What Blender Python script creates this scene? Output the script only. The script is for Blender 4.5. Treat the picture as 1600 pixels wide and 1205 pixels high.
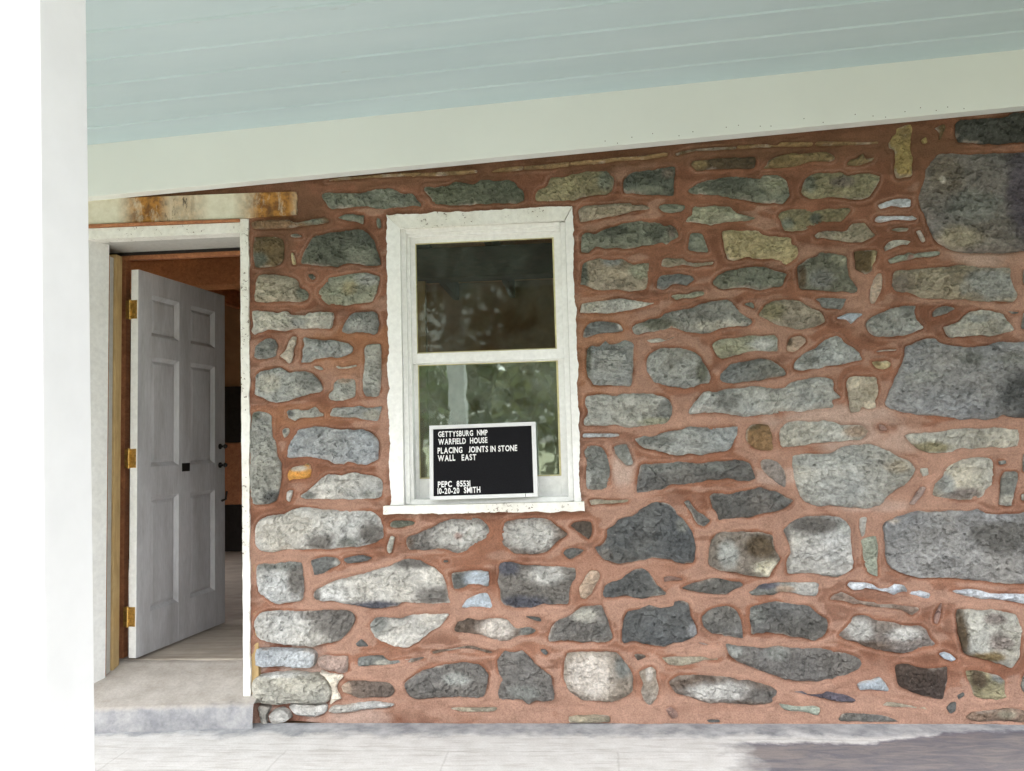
import bpy, bmesh, math, random
import numpy as np
from mathutils import Vector, Matrix
from mathutils.geometry import delaunay_2d_cdt
R = math.radians
scene = bpy.context.scene
for o in list(bpy.data.objects): bpy.data.objects.remove(o)
C = scene.collection
random.seed(7)

# ------------------------------------------------------------------ camera
CAM = Vector((0.0, -3.97, 1.36))
yaw, pitch, roll = R(4.5), R(4.0), R(1.5)
fwd = Vector((-math.sin(yaw)*math.cos(pitch), math.cos(yaw)*math.cos(pitch), math.sin(pitch)))
rt0 = Vector((math.cos(yaw), math.sin(yaw), 0)); up0 = rt0.cross(fwd)
rt = rt0*math.cos(roll) - up0*math.sin(roll); up = up0*math.cos(roll) + rt0*math.sin(roll)
cd = bpy.data.cameras.new('camera'); cam = bpy.data.objects.new('camera', cd); C.objects.link(cam)
cam.matrix_world = Matrix(((rt.x, up.x, -fwd.x, CAM.x), (rt.y, up.y, -fwd.y, CAM.y), (rt.z, up.z, -fwd.z, CAM.z), (0, 0, 0, 1)))
cd.sensor_width = 36; cd.lens = 1250/1600*36; cd.clip_start = 0.05; cd.clip_end = 2000
scene.camera = cam

# ------------------------------------------------------------------ sky, sun, exposure (soft overcast daylight)
SUN_EL, SUN_AZ = R(52), R(200)          # azimuth measured from +Y towards +X
w = bpy.data.worlds.new('World'); scene.world = w; w.use_nodes = True
nt = w.node_tree; nt.nodes.clear()
wo = nt.nodes.new('ShaderNodeOutputWorld'); bg = nt.nodes.new('ShaderNodeBackground')
sky = nt.nodes.new('ShaderNodeTexSky'); sky.sky_type = 'NISHITA'; sky.sun_disc = False
sky.sun_elevation = SUN_EL; sky.sun_rotation = SUN_AZ; sky.air_density = 1.0; sky.dust_density = 5.0; sky.ozone_density = 1.0
hs = nt.nodes.new('ShaderNodeHueSaturation'); hs.inputs['Saturation'].default_value = 0.22     # cloud cover greys the blue
nt.links.new(sky.outputs[0], hs.inputs['Color']); nt.links.new(hs.outputs[0], bg.inputs[0]); nt.links.new(bg.outputs[0], wo.inputs[0])
bg.inputs[1].default_value = 0.14
sd = bpy.data.lights.new('sun', 'SUN'); sd.energy = 1.1; sd.angle = R(14); sd.color = (1.0, 0.96, 0.9)
sun = bpy.data.objects.new('sun', sd); C.objects.link(sun)
sdir = Vector((math.sin(SUN_AZ)*math.cos(SUN_EL), math.cos(SUN_AZ)*math.cos(SUN_EL), math.sin(SUN_EL)))
sun.rotation_euler = sdir.to_track_quat('Z', 'Y').to_euler(); sun.location = sdir*30
scene.view_settings.view_transform = 'Standard'; scene.view_settings.look = 'None'
scene.view_settings.exposure = 2.17; scene.view_settings.gamma = 1.0
scene.view_settings.use_curve_mapping = False
scene.cycles.max_bounces = 7; scene.cycles.diffuse_bounces = 4; scene.cycles.glossy_bounces = 3; scene.cycles.transparent_max_bounces = 8

# ------------------------------------------------------------------ helpers
def tag(o, label=None, cat=None, group=None, kind=None):
    if label: o['label'] = label
    if cat: o['category'] = cat
    if group: o['group'] = group
    if kind: o['kind'] = kind
    return o
def empty(name, loc=(0, 0, 0), rz=0):
    o = bpy.data.objects.new(name, None); C.objects.link(o); o.location = loc; o.rotation_euler.z = rz
    o.empty_display_size = .1; return o
def link(name, me, mat, parent=None):
    o = bpy.data.objects.new(name, me); C.objects.link(o)
    if mat and not me.materials: me.materials.append(mat)
    if parent: o.parent = parent
    return o
class MB:
    """collects boxes, prisms and tubes; build() makes one mesh object"""
    def __init__(s): s.v = []; s.f = []
    def box(s, x0, x1, y0, y1, z0, z1):
        n = len(s.v); s.v += [(x, y, z) for z in (z0, z1) for y in (y0, y1) for x in (x0, x1)]
        s.f += [tuple(n+i for i in q) for q in ((0, 2, 3, 1), (4, 5, 7, 6), (0, 1, 5, 4), (2, 6, 7, 3), (0, 4, 6, 2), (1, 3, 7, 5))]; return s
    def prism_xz(s, pts, y0, y1):
        """outline counter-clockwise in x,z (seen from -y); y0 is the front"""
        n = len(s.v); k = len(pts)
        s.v += [(x, y0, z) for x, z in pts] + [(x, y1, z) for x, z in pts]
        s.f.append(tuple(n+i for i in range(k))); s.f.append(tuple(n+k+i for i in reversed(range(k))))
        for i in range(k): j = (i+1) % k; s.f.append((n+i, n+k+i, n+k+j, n+j))
        return s
    def tube(s, path, rad, seg=10):
        n0 = len(s.v); rings = []
        for i, p in enumerate(path):
            p = Vector(p); a = Vector(path[max(i-1, 0)]); b = Vector(path[min(i+1, len(path)-1)]); t = (b-a).normalized()
            u = t.cross(Vector((0, 0, 1)));
            if u.length < 1e-3: u = t.cross(Vector((1, 0, 0)))
            u.normalize(); q = t.cross(u); r = rad[i] if isinstance(rad, (list, tuple)) else rad
            rings.append(len(s.v)); s.v += [tuple(p+u*math.cos(2*math.pi*k/seg)*r+q*math.sin(2*math.pi*k/seg)*r) for k in range(seg)]
        for a, b in zip(rings, rings[1:]):
            for k in range(seg): s.f.append((a+k, a+(k+1) % seg, b+(k+1) % seg, b+k))
        s.f.append(tuple(reversed(range(rings[0], rings[0]+seg)))); s.f.append(tuple(range(rings[-1], rings[-1]+seg)))
        return s
    def build(s, name, mat, parent=None, bevel=0, smooth=False):
        me = bpy.data.meshes.new(name); me.from_pydata(s.v, [], s.f); me.update()
        bm = bmesh.new(); bm.from_mesh(me); bmesh.ops.recalc_face_normals(bm, faces=bm.faces)
        if bevel: bmesh.ops.bevel(bm, geom=list(bm.edges), offset=bevel, segments=2, affect='EDGES', profile=.6, clamp_overlap=True)
        bm.to_mesh(me); bm.free()
        if smooth: me.polygons.foreach_set('use_smooth', [True]*len(me.polygons))
        return link(name, me, mat, parent)
def hash2(ix, iy, seed):
    h = (ix.astype(np.int64)*374761393 + iy.astype(np.int64)*668265263 + seed*1442695041) & 0xffffffff
    h = ((h ^ (h >> 13))*1274126177) & 0xffffffff
    return ((h ^ (h >> 16)) & 0xffff)/65535.0
def vnoise(x, y, seed=0):
    ix = np.floor(x); iy = np.floor(y); fx = x-ix; fy = y-iy; fx = fx*fx*(3-2*fx); fy = fy*fy*(3-2*fy)
    a = hash2(ix, iy, seed); b = hash2(ix+1, iy, seed); c = hash2(ix, iy+1, seed); d = hash2(ix+1, iy+1, seed)
    return (a*(1-fx)+b*fx)*(1-fy)+(c*(1-fx)+d*fx)*fy
def fbm(x, y, seed=0, oct=4, g=.5):
    s = 0; a = 1; t = 0
    for i in range(oct): s = s+a*vnoise(x, y, seed+i*17); t += a; a *= g; x = x*2.03+5.1; y = y*2.03+1.7
    return s/t*2-1
def sstep(a, b, x): t = np.clip((x-a)/(b-a), 0, 1); return t*t*(3-2*t)
def lin(c): return tuple((v/255/12.92 if v <= 10 else ((v/255+.055)/1.055)**2.4) for v in c)

# ------------------------------------------------------------------ materials
class NT:
    def __init__(s, name):
        s.m = bpy.data.materials.new(name); s.m.use_nodes = True; s.t = s.m.node_tree; s.b = s.t.nodes['Principled BSDF']
        s.b.inputs['Roughness'].default_value = .8; s.b.inputs['Specular IOR Level'].default_value = .3
    def n(s, t, **k):
        q = s.t.nodes.new(t)
        for a, v in k.items():
            if a in q.inputs: s.set(q.inputs[a], v)
            else: setattr(q, a, v)
        return q
    def set(s, sock, v):
        if isinstance(v, bpy.types.NodeSocket): s.t.links.new(v, sock)
        else: sock.default_value = v
    def co(s, sc=(1, 1, 1), obj=True):
        tc = s.n('ShaderNodeTexCoord'); mp = s.n('ShaderNodeMapping'); s.set(mp.inputs[0], tc.outputs['Object'] if obj else tc.outputs['Generated'])
        mp.inputs['Scale'].default_value = sc; return mp.outputs[0]
    def world(s, sc=(1, 1, 1)):
        g = s.n('ShaderNodeNewGeometry'); mp = s.n('ShaderNodeMapping'); s.set(mp.inputs[0], g.outputs['Position']); mp.inputs['Scale'].default_value = sc; return mp.outputs[0]
    def noise(s, v, scale, detail=5, rough=.6, dist=0):
        q = s.n('ShaderNodeTexNoise'); s.set(q.inputs['Vector'], v); q.inputs['Scale'].default_value = scale; q.inputs['Detail'].default_value = detail
        q.inputs['Roughness'].default_value = rough; q.inputs['Distortion'].default_value = dist; return q.outputs[0]
    def ramp(s, f, *stops):
        q = s.n('ShaderNodeValToRGB'); s.set(q.inputs[0], f); e = q.color_ramp.elements
        while len(e) < len(stops): e.new(.5)
        for el, (p, c) in zip(e, stops):
            el.position = p; el.color = (c, c, c, 1) if not isinstance(c, tuple) else (*c, 1)
        return q.outputs[0]
    def mix(s, f, a, b, mode='MIX'):
        q = s.n('ShaderNodeMix', data_type='RGBA', blend_type=mode); s.set(q.inputs[0], f)
        for sock, v in ((q.inputs[6], a), (q.inputs[7], b)): s.set(sock, (*v, 1) if isinstance(v, tuple) and len(v) == 3 else v)
        return q.outputs[2]
    def math(s, op, a, b=0.0):
        q = s.n('ShaderNodeMath', operation=op); s.set(q.inputs[0], a); s.set(q.inputs[1], b); return q.outputs[0]
    def mr(s, v, a, b, c=0., d=1.):
        q = s.n('ShaderNodeMapRange'); s.set(q.inputs[0], v); q.inputs[1].default_value = a; q.inputs[2].default_value = b; q.inputs[3].default_value = c; q.inputs[4].default_value = d; return q.outputs[0]
    def sep(s, v):
        q = s.n('ShaderNodeSeparateXYZ'); s.set(q.inputs[0], v); return q.outputs
    def bump(s, h, dist=.002, strength=1.):
        q = s.n('ShaderNodeBump'); s.set(q.inputs['Height'], h); q.inputs['Distance'].default_value = dist; q.inputs['Strength'].default_value = strength
        s.set(s.b.inputs['Normal'], q.outputs[0])
    def col(s, c): s.set(s.b.inputs['Base Color'], (*c, 1) if isinstance(c, tuple) else c); return s
    def rough(s, v): s.set(s.b.inputs['Roughness'], v); return s

def mat_attr_stone():
    t = NT('fieldstone'); a = t.n('ShaderNodeAttribute', attribute_name='Col'); v = t.world(); oi = t.n('ShaderNodeObjectInfo')
    vr = t.n('ShaderNodeVectorRotate', rotation_type='AXIS_ANGLE'); vr.inputs['Axis'].default_value = (0, 1, 0); t.set(vr.inputs['Vector'], v); t.set(vr.inputs['Angle'], t.mr(oi.outputs['Random'], 0, 1, -.35, .95))
    off = t.n('ShaderNodeVectorMath', operation='ADD'); t.set(off.inputs[0], vr.outputs[0]); cb = t.n('ShaderNodeCombineXYZ'); t.set(cb.inputs[1], t.math('MULTIPLY', oi.outputs['Random'], 40.)); t.set(off.inputs[1], cb.outputs[0])
    mp = t.n('ShaderNodeMapping'); t.set(mp.inputs[0], off.outputs[0]); mp.inputs['Scale'].default_value = (1, 1, 1.75); fv = mp.outputs[0]      # foliation, tilted differently in each stone
    g1 = t.noise(v, 55, 6, .72); g2 = t.noise(fv, 13, 6, .62, .5); g3 = t.noise(fv, 40, 4, .65, .25); sp = t.noise(v, 190, 2, .6); ckm = t.noise(v, 7, 3, .6)
    dst = t.n('ShaderNodeVectorMath', operation='ADD'); t.set(dst.inputs[0], fv); wv = t.n('ShaderNodeTexNoise'); t.set(wv.inputs['Vector'], v); wv.inputs['Scale'].default_value = 14; wv.inputs['Detail'].default_value = 4
    wsc = t.n('ShaderNodeVectorMath', operation='SCALE'); t.set(wsc.inputs[0], wv.outputs['Color']); wsc.inputs['Scale'].default_value = .07; t.set(dst.inputs[1], wsc.outputs[0])
    ds = t.sep(dst.outputs[0]); d2 = t.n('ShaderNodeCombineXYZ'); t.set(d2.inputs[0], t.math('ADD', ds[0], ds[1])); t.set(d2.inputs[1], ds[2])
    vo = t.n('ShaderNodeTexVoronoi', feature='DISTANCE_TO_EDGE', voronoi_dimensions='2D'); t.set(vo.inputs['Vector'], d2.outputs[0]); vo.inputs['Scale'].default_value = 7.5
    vf = t.n('ShaderNodeTexVoronoi', feature='F1', voronoi_dimensions='2D'); t.set(vf.inputs['Vector'], d2.outputs[0]); vf.inputs['Scale'].default_value = 7.5
    crack = t.math('MULTIPLY', t.ramp(vo.outputs['Distance'], (.0, 1.), (.018, 0.)), t.ramp(ckm, (.56, 0.), (.66, 1.)))
    facet = t.sep(vf.outputs['Color'])[0]            # broken faces differ a little in tone and height
    c = t.mix(1.0, a.outputs['Color'], t.ramp(g1, (.28, .62), (.5, 1.0), (.72, 1.36)), 'MULTIPLY')
    c = t.mix(.8, c, t.ramp(g2, (.3, .72), (.52, 1.01), (.74, 1.24)), 'MULTIPLY')
    c = t.mix(.6, c, t.ramp(g3, (.3, .6), (.5, 1.0), (.72, 1.36)), 'MULTIPLY')
    c = t.mix(.8, c, t.ramp(facet, (.0, .82), (1., 1.16)), 'MULTIPLY')
    c = t.mix(t.ramp(sp, (.66, 0.), (.75, .45)), c, (.64, .62, .57))
    c = t.mix(t.ramp(sp, (.24, .5), (.34, 0.)), c, (.03, .028, .026))
    c = t.mix(t.math('MULTIPLY', crack, .55), c, (.05, .046, .042))
    t.col(c).rough(t.mr(g1, .3, .7, .72, .95))
    h = t.math('ADD', t.math('MULTIPLY', g1, .5), t.math('ADD', t.math('MULTIPLY', g2, .9), t.math('MULTIPLY', g3, .4)))
    h = t.math('ADD', h, t.math('MULTIPLY', facet, .22)); h = t.math('SUBTRACT', h, t.math('MULTIPLY', crack, .4)); t.bump(h, .027, 1.0)
    return t.m
def mat_attr_mortar():
    t = NT('red_lime_mortar'); a = t.n('ShaderNodeAttribute', attribute_name='Col'); v = t.world()
    g1 = t.noise(v, 16, 5, .6); g2 = t.noise(v, 150, 3, .7)
    c = t.mix(1.0, a.outputs['Color'], t.ramp(g1, (.25, .84), (.5, 1.0), (.75, 1.14)), 'MULTIPLY')
    c = t.mix(1., c, t.ramp(g2, (.3, .74), (.5, 1.0), (.7, 1.24)), 'MULTIPLY')
    t.col(c).rough(.92); t.bump(t.math('ADD', g1, t.math('MULTIPLY', g2, .6)), .009, .9); return t.m
def mat_paint(name, c, chip=(.3, .25, .2), amt=.66, grime=(.55, .53, .46), gsc=3., rough=.55, bump=.0015, gr=.5, streak=(1, 1, 1)):
    t = NT(name); v = t.world(); vs = t.world(streak)
    g = t.noise(vs, gsc, 6, .62); n = t.noise(v, 70, 5, .7, .3); fine = t.noise(vs, 40, 4, .6)
    q = t.mix(t.ramp(g, (.42, 0.), (.8, gr)), c, grime)
    q = t.mix(1., q, t.ramp(fine, (.3, .9), (.7, 1.06)), 'MULTIPLY')
    k = t.ramp(t.math('ADD', t.math('MULTIPLY', n, .7), t.math('MULTIPLY', g, .3)), (amt, 0.), (amt+.02, 1.))
    q = t.mix(k, q, chip); t.col(q).rough(rough); t.bump(t.math('SUBTRACT', t.math('MULTIPLY', fine, .5), t.math('MULTIPLY', k, .6)), bump, .8); return t.m
def mat_wood(name, a, b, sc=(1, 1, 1), rough=.7, scale=14):
    t = NT(name); v = t.world(sc); n = t.noise(v, scale, 6, .65, .8); n2 = t.noise(t.world(), 6, 4)
    q = t.mix(t.ramp(n, (.3, 0.), (.7, 1.)), a, b); q = t.mix(.6, q, t.ramp(n2, (.3, .7), (.7, 1.15)), 'MULTIPLY'); t.col(q).rough(rough); t.bump(n, .002, .6); return t.m
def mat_plain(name, c, rough=.6, metal=0., var=.25, scale=25, spec=.3):
    t = NT(name); n = t.noise(t.world(), scale, 4, .6); t.col(t.mix(1., (*c, 1), t.ramp(n, (.3, 1-var), (.7, 1+var)), 'MULTIPLY')).rough(rough)
    t.b.inputs['Metallic'].default_value = metal; t.b.inputs['Specular IOR Level'].default_value = spec; t.bump(n, .0006, .6); return t.m
def mat_glass(name, refl, dust_haze, gro):
    t = NT(name); nt = t.t; out = nt.nodes['Material Output']; nt.nodes.remove(t.b)
    tr = t.n('ShaderNodeBsdfTransparent'); tr.inputs[0].default_value = (.9, .93, .9, 1)
    gl = t.n('ShaderNodeBsdfGlossy'); gl.inputs['Roughness'].default_value = gro; gl.inputs['Color'].default_value = (.86, 1, .9, 1)
    wv = t.noise(t.world((1, 1, .7)), 5.5, 2, .5, .4); bp = t.n('ShaderNodeBump'); t.set(bp.inputs['Height'], wv); bp.inputs['Distance'].default_value = .004; bp.inputs['Strength'].default_value = .16
    t.set(gl.inputs['Normal'], bp.outputs[0])
    fr = t.n('ShaderNodeFresnel'); fr.inputs[0].default_value = 1.52
    m1 = t.n('ShaderNodeMixShader'); t.set(m1.inputs[0], t.math('MULTIPLY', fr.outputs[0], refl)); t.set(m1.inputs[1], tr.outputs[0]); t.set(m1.inputs[2], gl.outputs[0])
    df = t.n('ShaderNodeBsdfDiffuse'); df.inputs[0].default_value = (.42, .48, .40, 1)  # greenish film: dirt plus the hazy tree reflection put into its colour
    d1 = t.noise(t.world(), 7, 6, .7); d2 = t.noise(t.world(), 130, 3, .6)
    z = t.sep(t.world())
    dm = t.math('ADD', t.math('MULTIPLY', t.ramp(d1, (.35, .0), (.75, 1.)), dust_haze), t.ramp(d2, (.72, 0.), (.78, .12)))
    m2 = t.n('ShaderNodeMixShader'); t.set(m2.inputs[0], dm); t.set(m2.inputs[1], m1.outputs[0]); t.set(m2.inputs[2], df.outputs[0])
    nt.links.new(m2.outputs[0], out.inputs[0]); return t.m
def mat_porch_floor():
    t = NT('porch_concrete'); p = t.sep(t.world()); v = t.world()
    n = t.noise(v, 9, 7, .65); nb = t.noise(v, 3.2, 5, .6); st = t.noise(t.world((.6, 5, 1)), 8, 5, .6); fine = t.noise(v, 120, 4, .7)
    base = t.mix(t.ramp(n, (.3, 0.), (.7, 1.)), (.60, .585, .57), (.74, .73, .725))
    base = t.mix(t.math('MULTIPLY', t.ramp(st, (.5, 0.), (.7, .45)), 1.), base, (.36, .32, .29))
    ye = t.math('ADD', p[1], t.math('MULTIPLY', t.math('SUBTRACT', t.noise(v, 5, 6, .7), .5), .30))      # grey damp band along the wall foot
    band = t.math('MULTIPLY', t.mr(ye, -.20, -.13, 0, 1), .9)
    grey = t.mix(t.ramp(n, (.35, 0.), (.65, 1.)), (.21, .22, .245), (.47, .475, .50))
    c = t.mix(band, base, grey)
    # dark wet patch on the right: x > .7, in front of the band, reaching the wall foot further right
    up = t.math('ADD', t.mr(p[0], 1.2, 1.75, .255, .10), t.math('MULTIPLY', t.math('SUBTRACT', t.noise(v, 9, 6, .7), .5), .15))
    a1 = t.mr(t.math('ADD', p[1], up), .02, -.02, 0, 1)
    a2 = t.mr(t.math('ADD', p[0], t.math('MULTIPLY', t.math('SUBTRACT', nb, .5), .8)), .58, .76, 0, 1)
    wet = t.math('MULTIPLY', a1, a2)
    wn = t.noise(t.world((.9, 3.5, 1)), 5, 6, .65, 1.2); wc = t.mix(t.ramp(wn, (.4, 0.), (.6, 1.)), (.115, .117, .15), (.245, .215, .215)); wc = t.mix(t.ramp(st, (.5, 0.), (.7, .6)), wc, (.17, .165, .19))
    rim = t.mr(t.math('ADD', p[1], up), -.035, -.012, 0, 1)
    wc = t.mix(t.math('MULTIPLY', rim, .8), wc, (.09, .09, .14))
    jx = t.math('ABSOLUTE', t.math('SUBTRACT', t.math('FRACT', t.math('ADD', t.math('MULTIPLY', t.math('ADD', p[0], t.math('MULTIPLY', n, .03)), 1.35), .3)), .5)); jy = t.math('ABSOLUTE', t.math('ADD', p[1], t.math('ADD', .36, t.math('MULTIPLY', t.math('SUBTRACT', n, .5), .04))))
    jt = t.math('MAXIMUM', t.math('MULTIPLY', t.mr(jx, .009, .003, 0, 1), t.mr(p[1], -.33, -.38, 0, 1)), t.mr(jy, .006, .002, 0, .8)); c = t.mix(t.math('MULTIPLY', jt, .22), c, (.25, .23, .21))
    c = t.mix(t.math('MULTIPLY', wet, .9), c, wc); c = t.mix(.5, c, t.ramp(fine, (.3, .8), (.7, 1.15)), 'MULTIPLY')
    t.col(c); t.rough(t.mr(wet, 0, 1, .9, .45)); t.bump(t.math('ADD', n, t.math('MULTIPLY', fine, .25)), .006, .7); return t.m
def mat_rusty_lintel():
    t = NT('rust_stained_paint'); p = t.sep(t.world()); v = t.world()
    st = t.noise(t.world((2.2, 1, .9)), 9, 6, .7); n = t.noise(v, 26, 5, .65)
    c = t.mix(t.ramp(n, (.35, 0.), (.7, .5)), (.72, .70, .58), (.5, .46, .32))
    def blob(x0, w): return t.mr(t.math('ABSOLUTE', t.math('SUBTRACT', p[0], x0)), w, w*.35, 0, 1)
    m = t.math('MAXIMUM', t.math('MAXIMUM', blob(-2.2, .17), t.math('MULTIPLY', blob(-2.0, .14), .5)), blob(-1.52, .22))
    k = t.math('MULTIPLY', m, t.ramp(st, (.3, .35), (.48, 1.)))
    c = t.mix(k, c, t.mix(t.ramp(n, (.4, 0.), (.6, 1.)), (.42, .20, .045), (.19, .085, .025)))
    d = t.math('MULTIPLY', t.math('MAXIMUM', blob(-2.02, .14), t.math('MULTIPLY', m, .4)), t.ramp(st, (.56, 0.), (.62, .85)))
    c = t.mix(d, c, (.05, .04, .03)); t.col(c).rough(.8); t.bump(n, .002, .7); return t.m
def mat_ceiling():
    t = NT('pale_blue_ceiling_paint'); v = t.world(); g = t.noise(t.world((.35, 1.5, 1)), 2.2, 5, .6); k = t.noise(t.world((1, 2.6, 1)), 5.5, 3, .6); f = t.noise(v, 60, 4)
    c = t.mix(t.ramp(g, (.35, 0.), (.7, 1.)), (.495, .615, .66), (.545, .66, .70)); c = t.mix(t.ramp(k, (.7, 0.), (.78, .4)), c, (.36, .4, .37)); t.col(c).rough(.6); t.bump(f, .0008, .5); return t.m
def mat_grass():
    t = NT('lawn_grass'); n = t.noise(t.world(), 1.5, 6, .7); n2 = t.noise(t.world(), 40, 4)
    c = t.mix(n, (.10, .105, .06), (.19, .18, .11)); c = t.mix(.7, c, t.ramp(n2, (.3, .6), (.7, 1.3)), 'MULTIPLY'); t.col(c).rough(.95); t.bump(n2, .03, .6); return t.m
def mat_leaf(name, a, b):
    t = NT(name); oi = t.n('ShaderNodeNewGeometry'); c = t.mix(oi.outputs['Random Per Island'], a, b); t.col(c).rough(.6); t.b.inputs['Transmission Weight'].default_value = 0.0
    return t.m

M = dict(
    stone=mat_attr_stone(), mortar=mat_attr_mortar(),
    white=mat_paint('weathered_white_paint', (.86, .87, .86), (.33, .27, .22), .70, (.6, .58, .5), 2.5, gr=.35),
    chipped=mat_paint('chipped_white_paint', (.83, .83, .79), (.14, .10, .07), .595, (.5, .47, .36), 4., gr=.55),
    fascia=mat_plain('pale_mint_white_paint', (.80, .835, .815), .55, 0, .03, 1.3),
    post=mat_plain('fresh_white_paint', (.86, .875, .91), .5, 0, .03, 9),
    door=mat_paint('dull_white_door_paint', (.58, .59, .62), (.3, .28, .26), .76, (.27, .265, .27), 3.2, rough=.5, gr=.7, streak=(2.5, 2.5, .5)),
    soffit=mat_paint('grey_primer_paint', (.52, .52, .49), (.3, .27, .24), .8, (.42, .41, .38), 2.),
    edge=mat_wood('pine_jamb', (.42, .28, .12), (.55, .40, .2), (3, 3, .4)),
    brownwood=mat_wood('red_brown_timber', (.30, .115, .055), (.50, .22, .10), (3, 1, 3)),
    lit_ceilwood=mat_wood('orange_lit_ceiling_wood', (.42, .17, .08), (.66, .32, .16), (3, 1, 3)),  # brighter copy of the room timber, orange glow put into the colour
    darkwood=mat_wood('dark_old_timber', (.06, .045, .035), (.13, .09, .065), (1, 3, 3)),
    plaster=mat_wood('tan_interior_plaster', (.29, .165, .085), (.40, .25, .14), (1, 1, 1), .9, 4),
    ceiling=mat_ceiling(), floor=mat_porch_floor(), lintel=mat_rusty_lintel(), grass=mat_grass(),
    brass=mat_plain('brass', (.58, .38, .12), .36, .9, .4, 60), black=mat_plain('black_metal', (.02, .02, .022), .4, .3),
    felt=mat_plain('black_felt', (.012, .012, .014), .95, 0, .3, 300, .1), signframe=mat_plain('white_plastic_frame', (.72, .73, .74), .45, 0, .04, 12),
    letter=mat_plain('white_letter_plastic', (.85, .85, .85), .5, 0, .02), room_floor=mat_wood('dusty_floorboards', (.36, .31, .26), (.5, .45, .39), (.5, 3, 1), .9, 6),
    step=mat_plain('worn_doorstep_stone', (.40, .375, .35), .9, 0, .3, 9),
    glass_up=mat_glass('old_upper_glass', .38, .07, .03), glass_lo=mat_glass('old_lower_glass', 8.5, .34, .026),
    roof=mat_plain('dark_roof', (.08, .08, .085), .8), bark=mat_plain('bark', (.09, .07, .05), .95, 0, .4, 12),
    yellow=mat_plain('old_putty', (.55, .5, .28), .8, 0, .2), dark=mat_plain('dark_void', (.02, .017, .015), .9))

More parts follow.
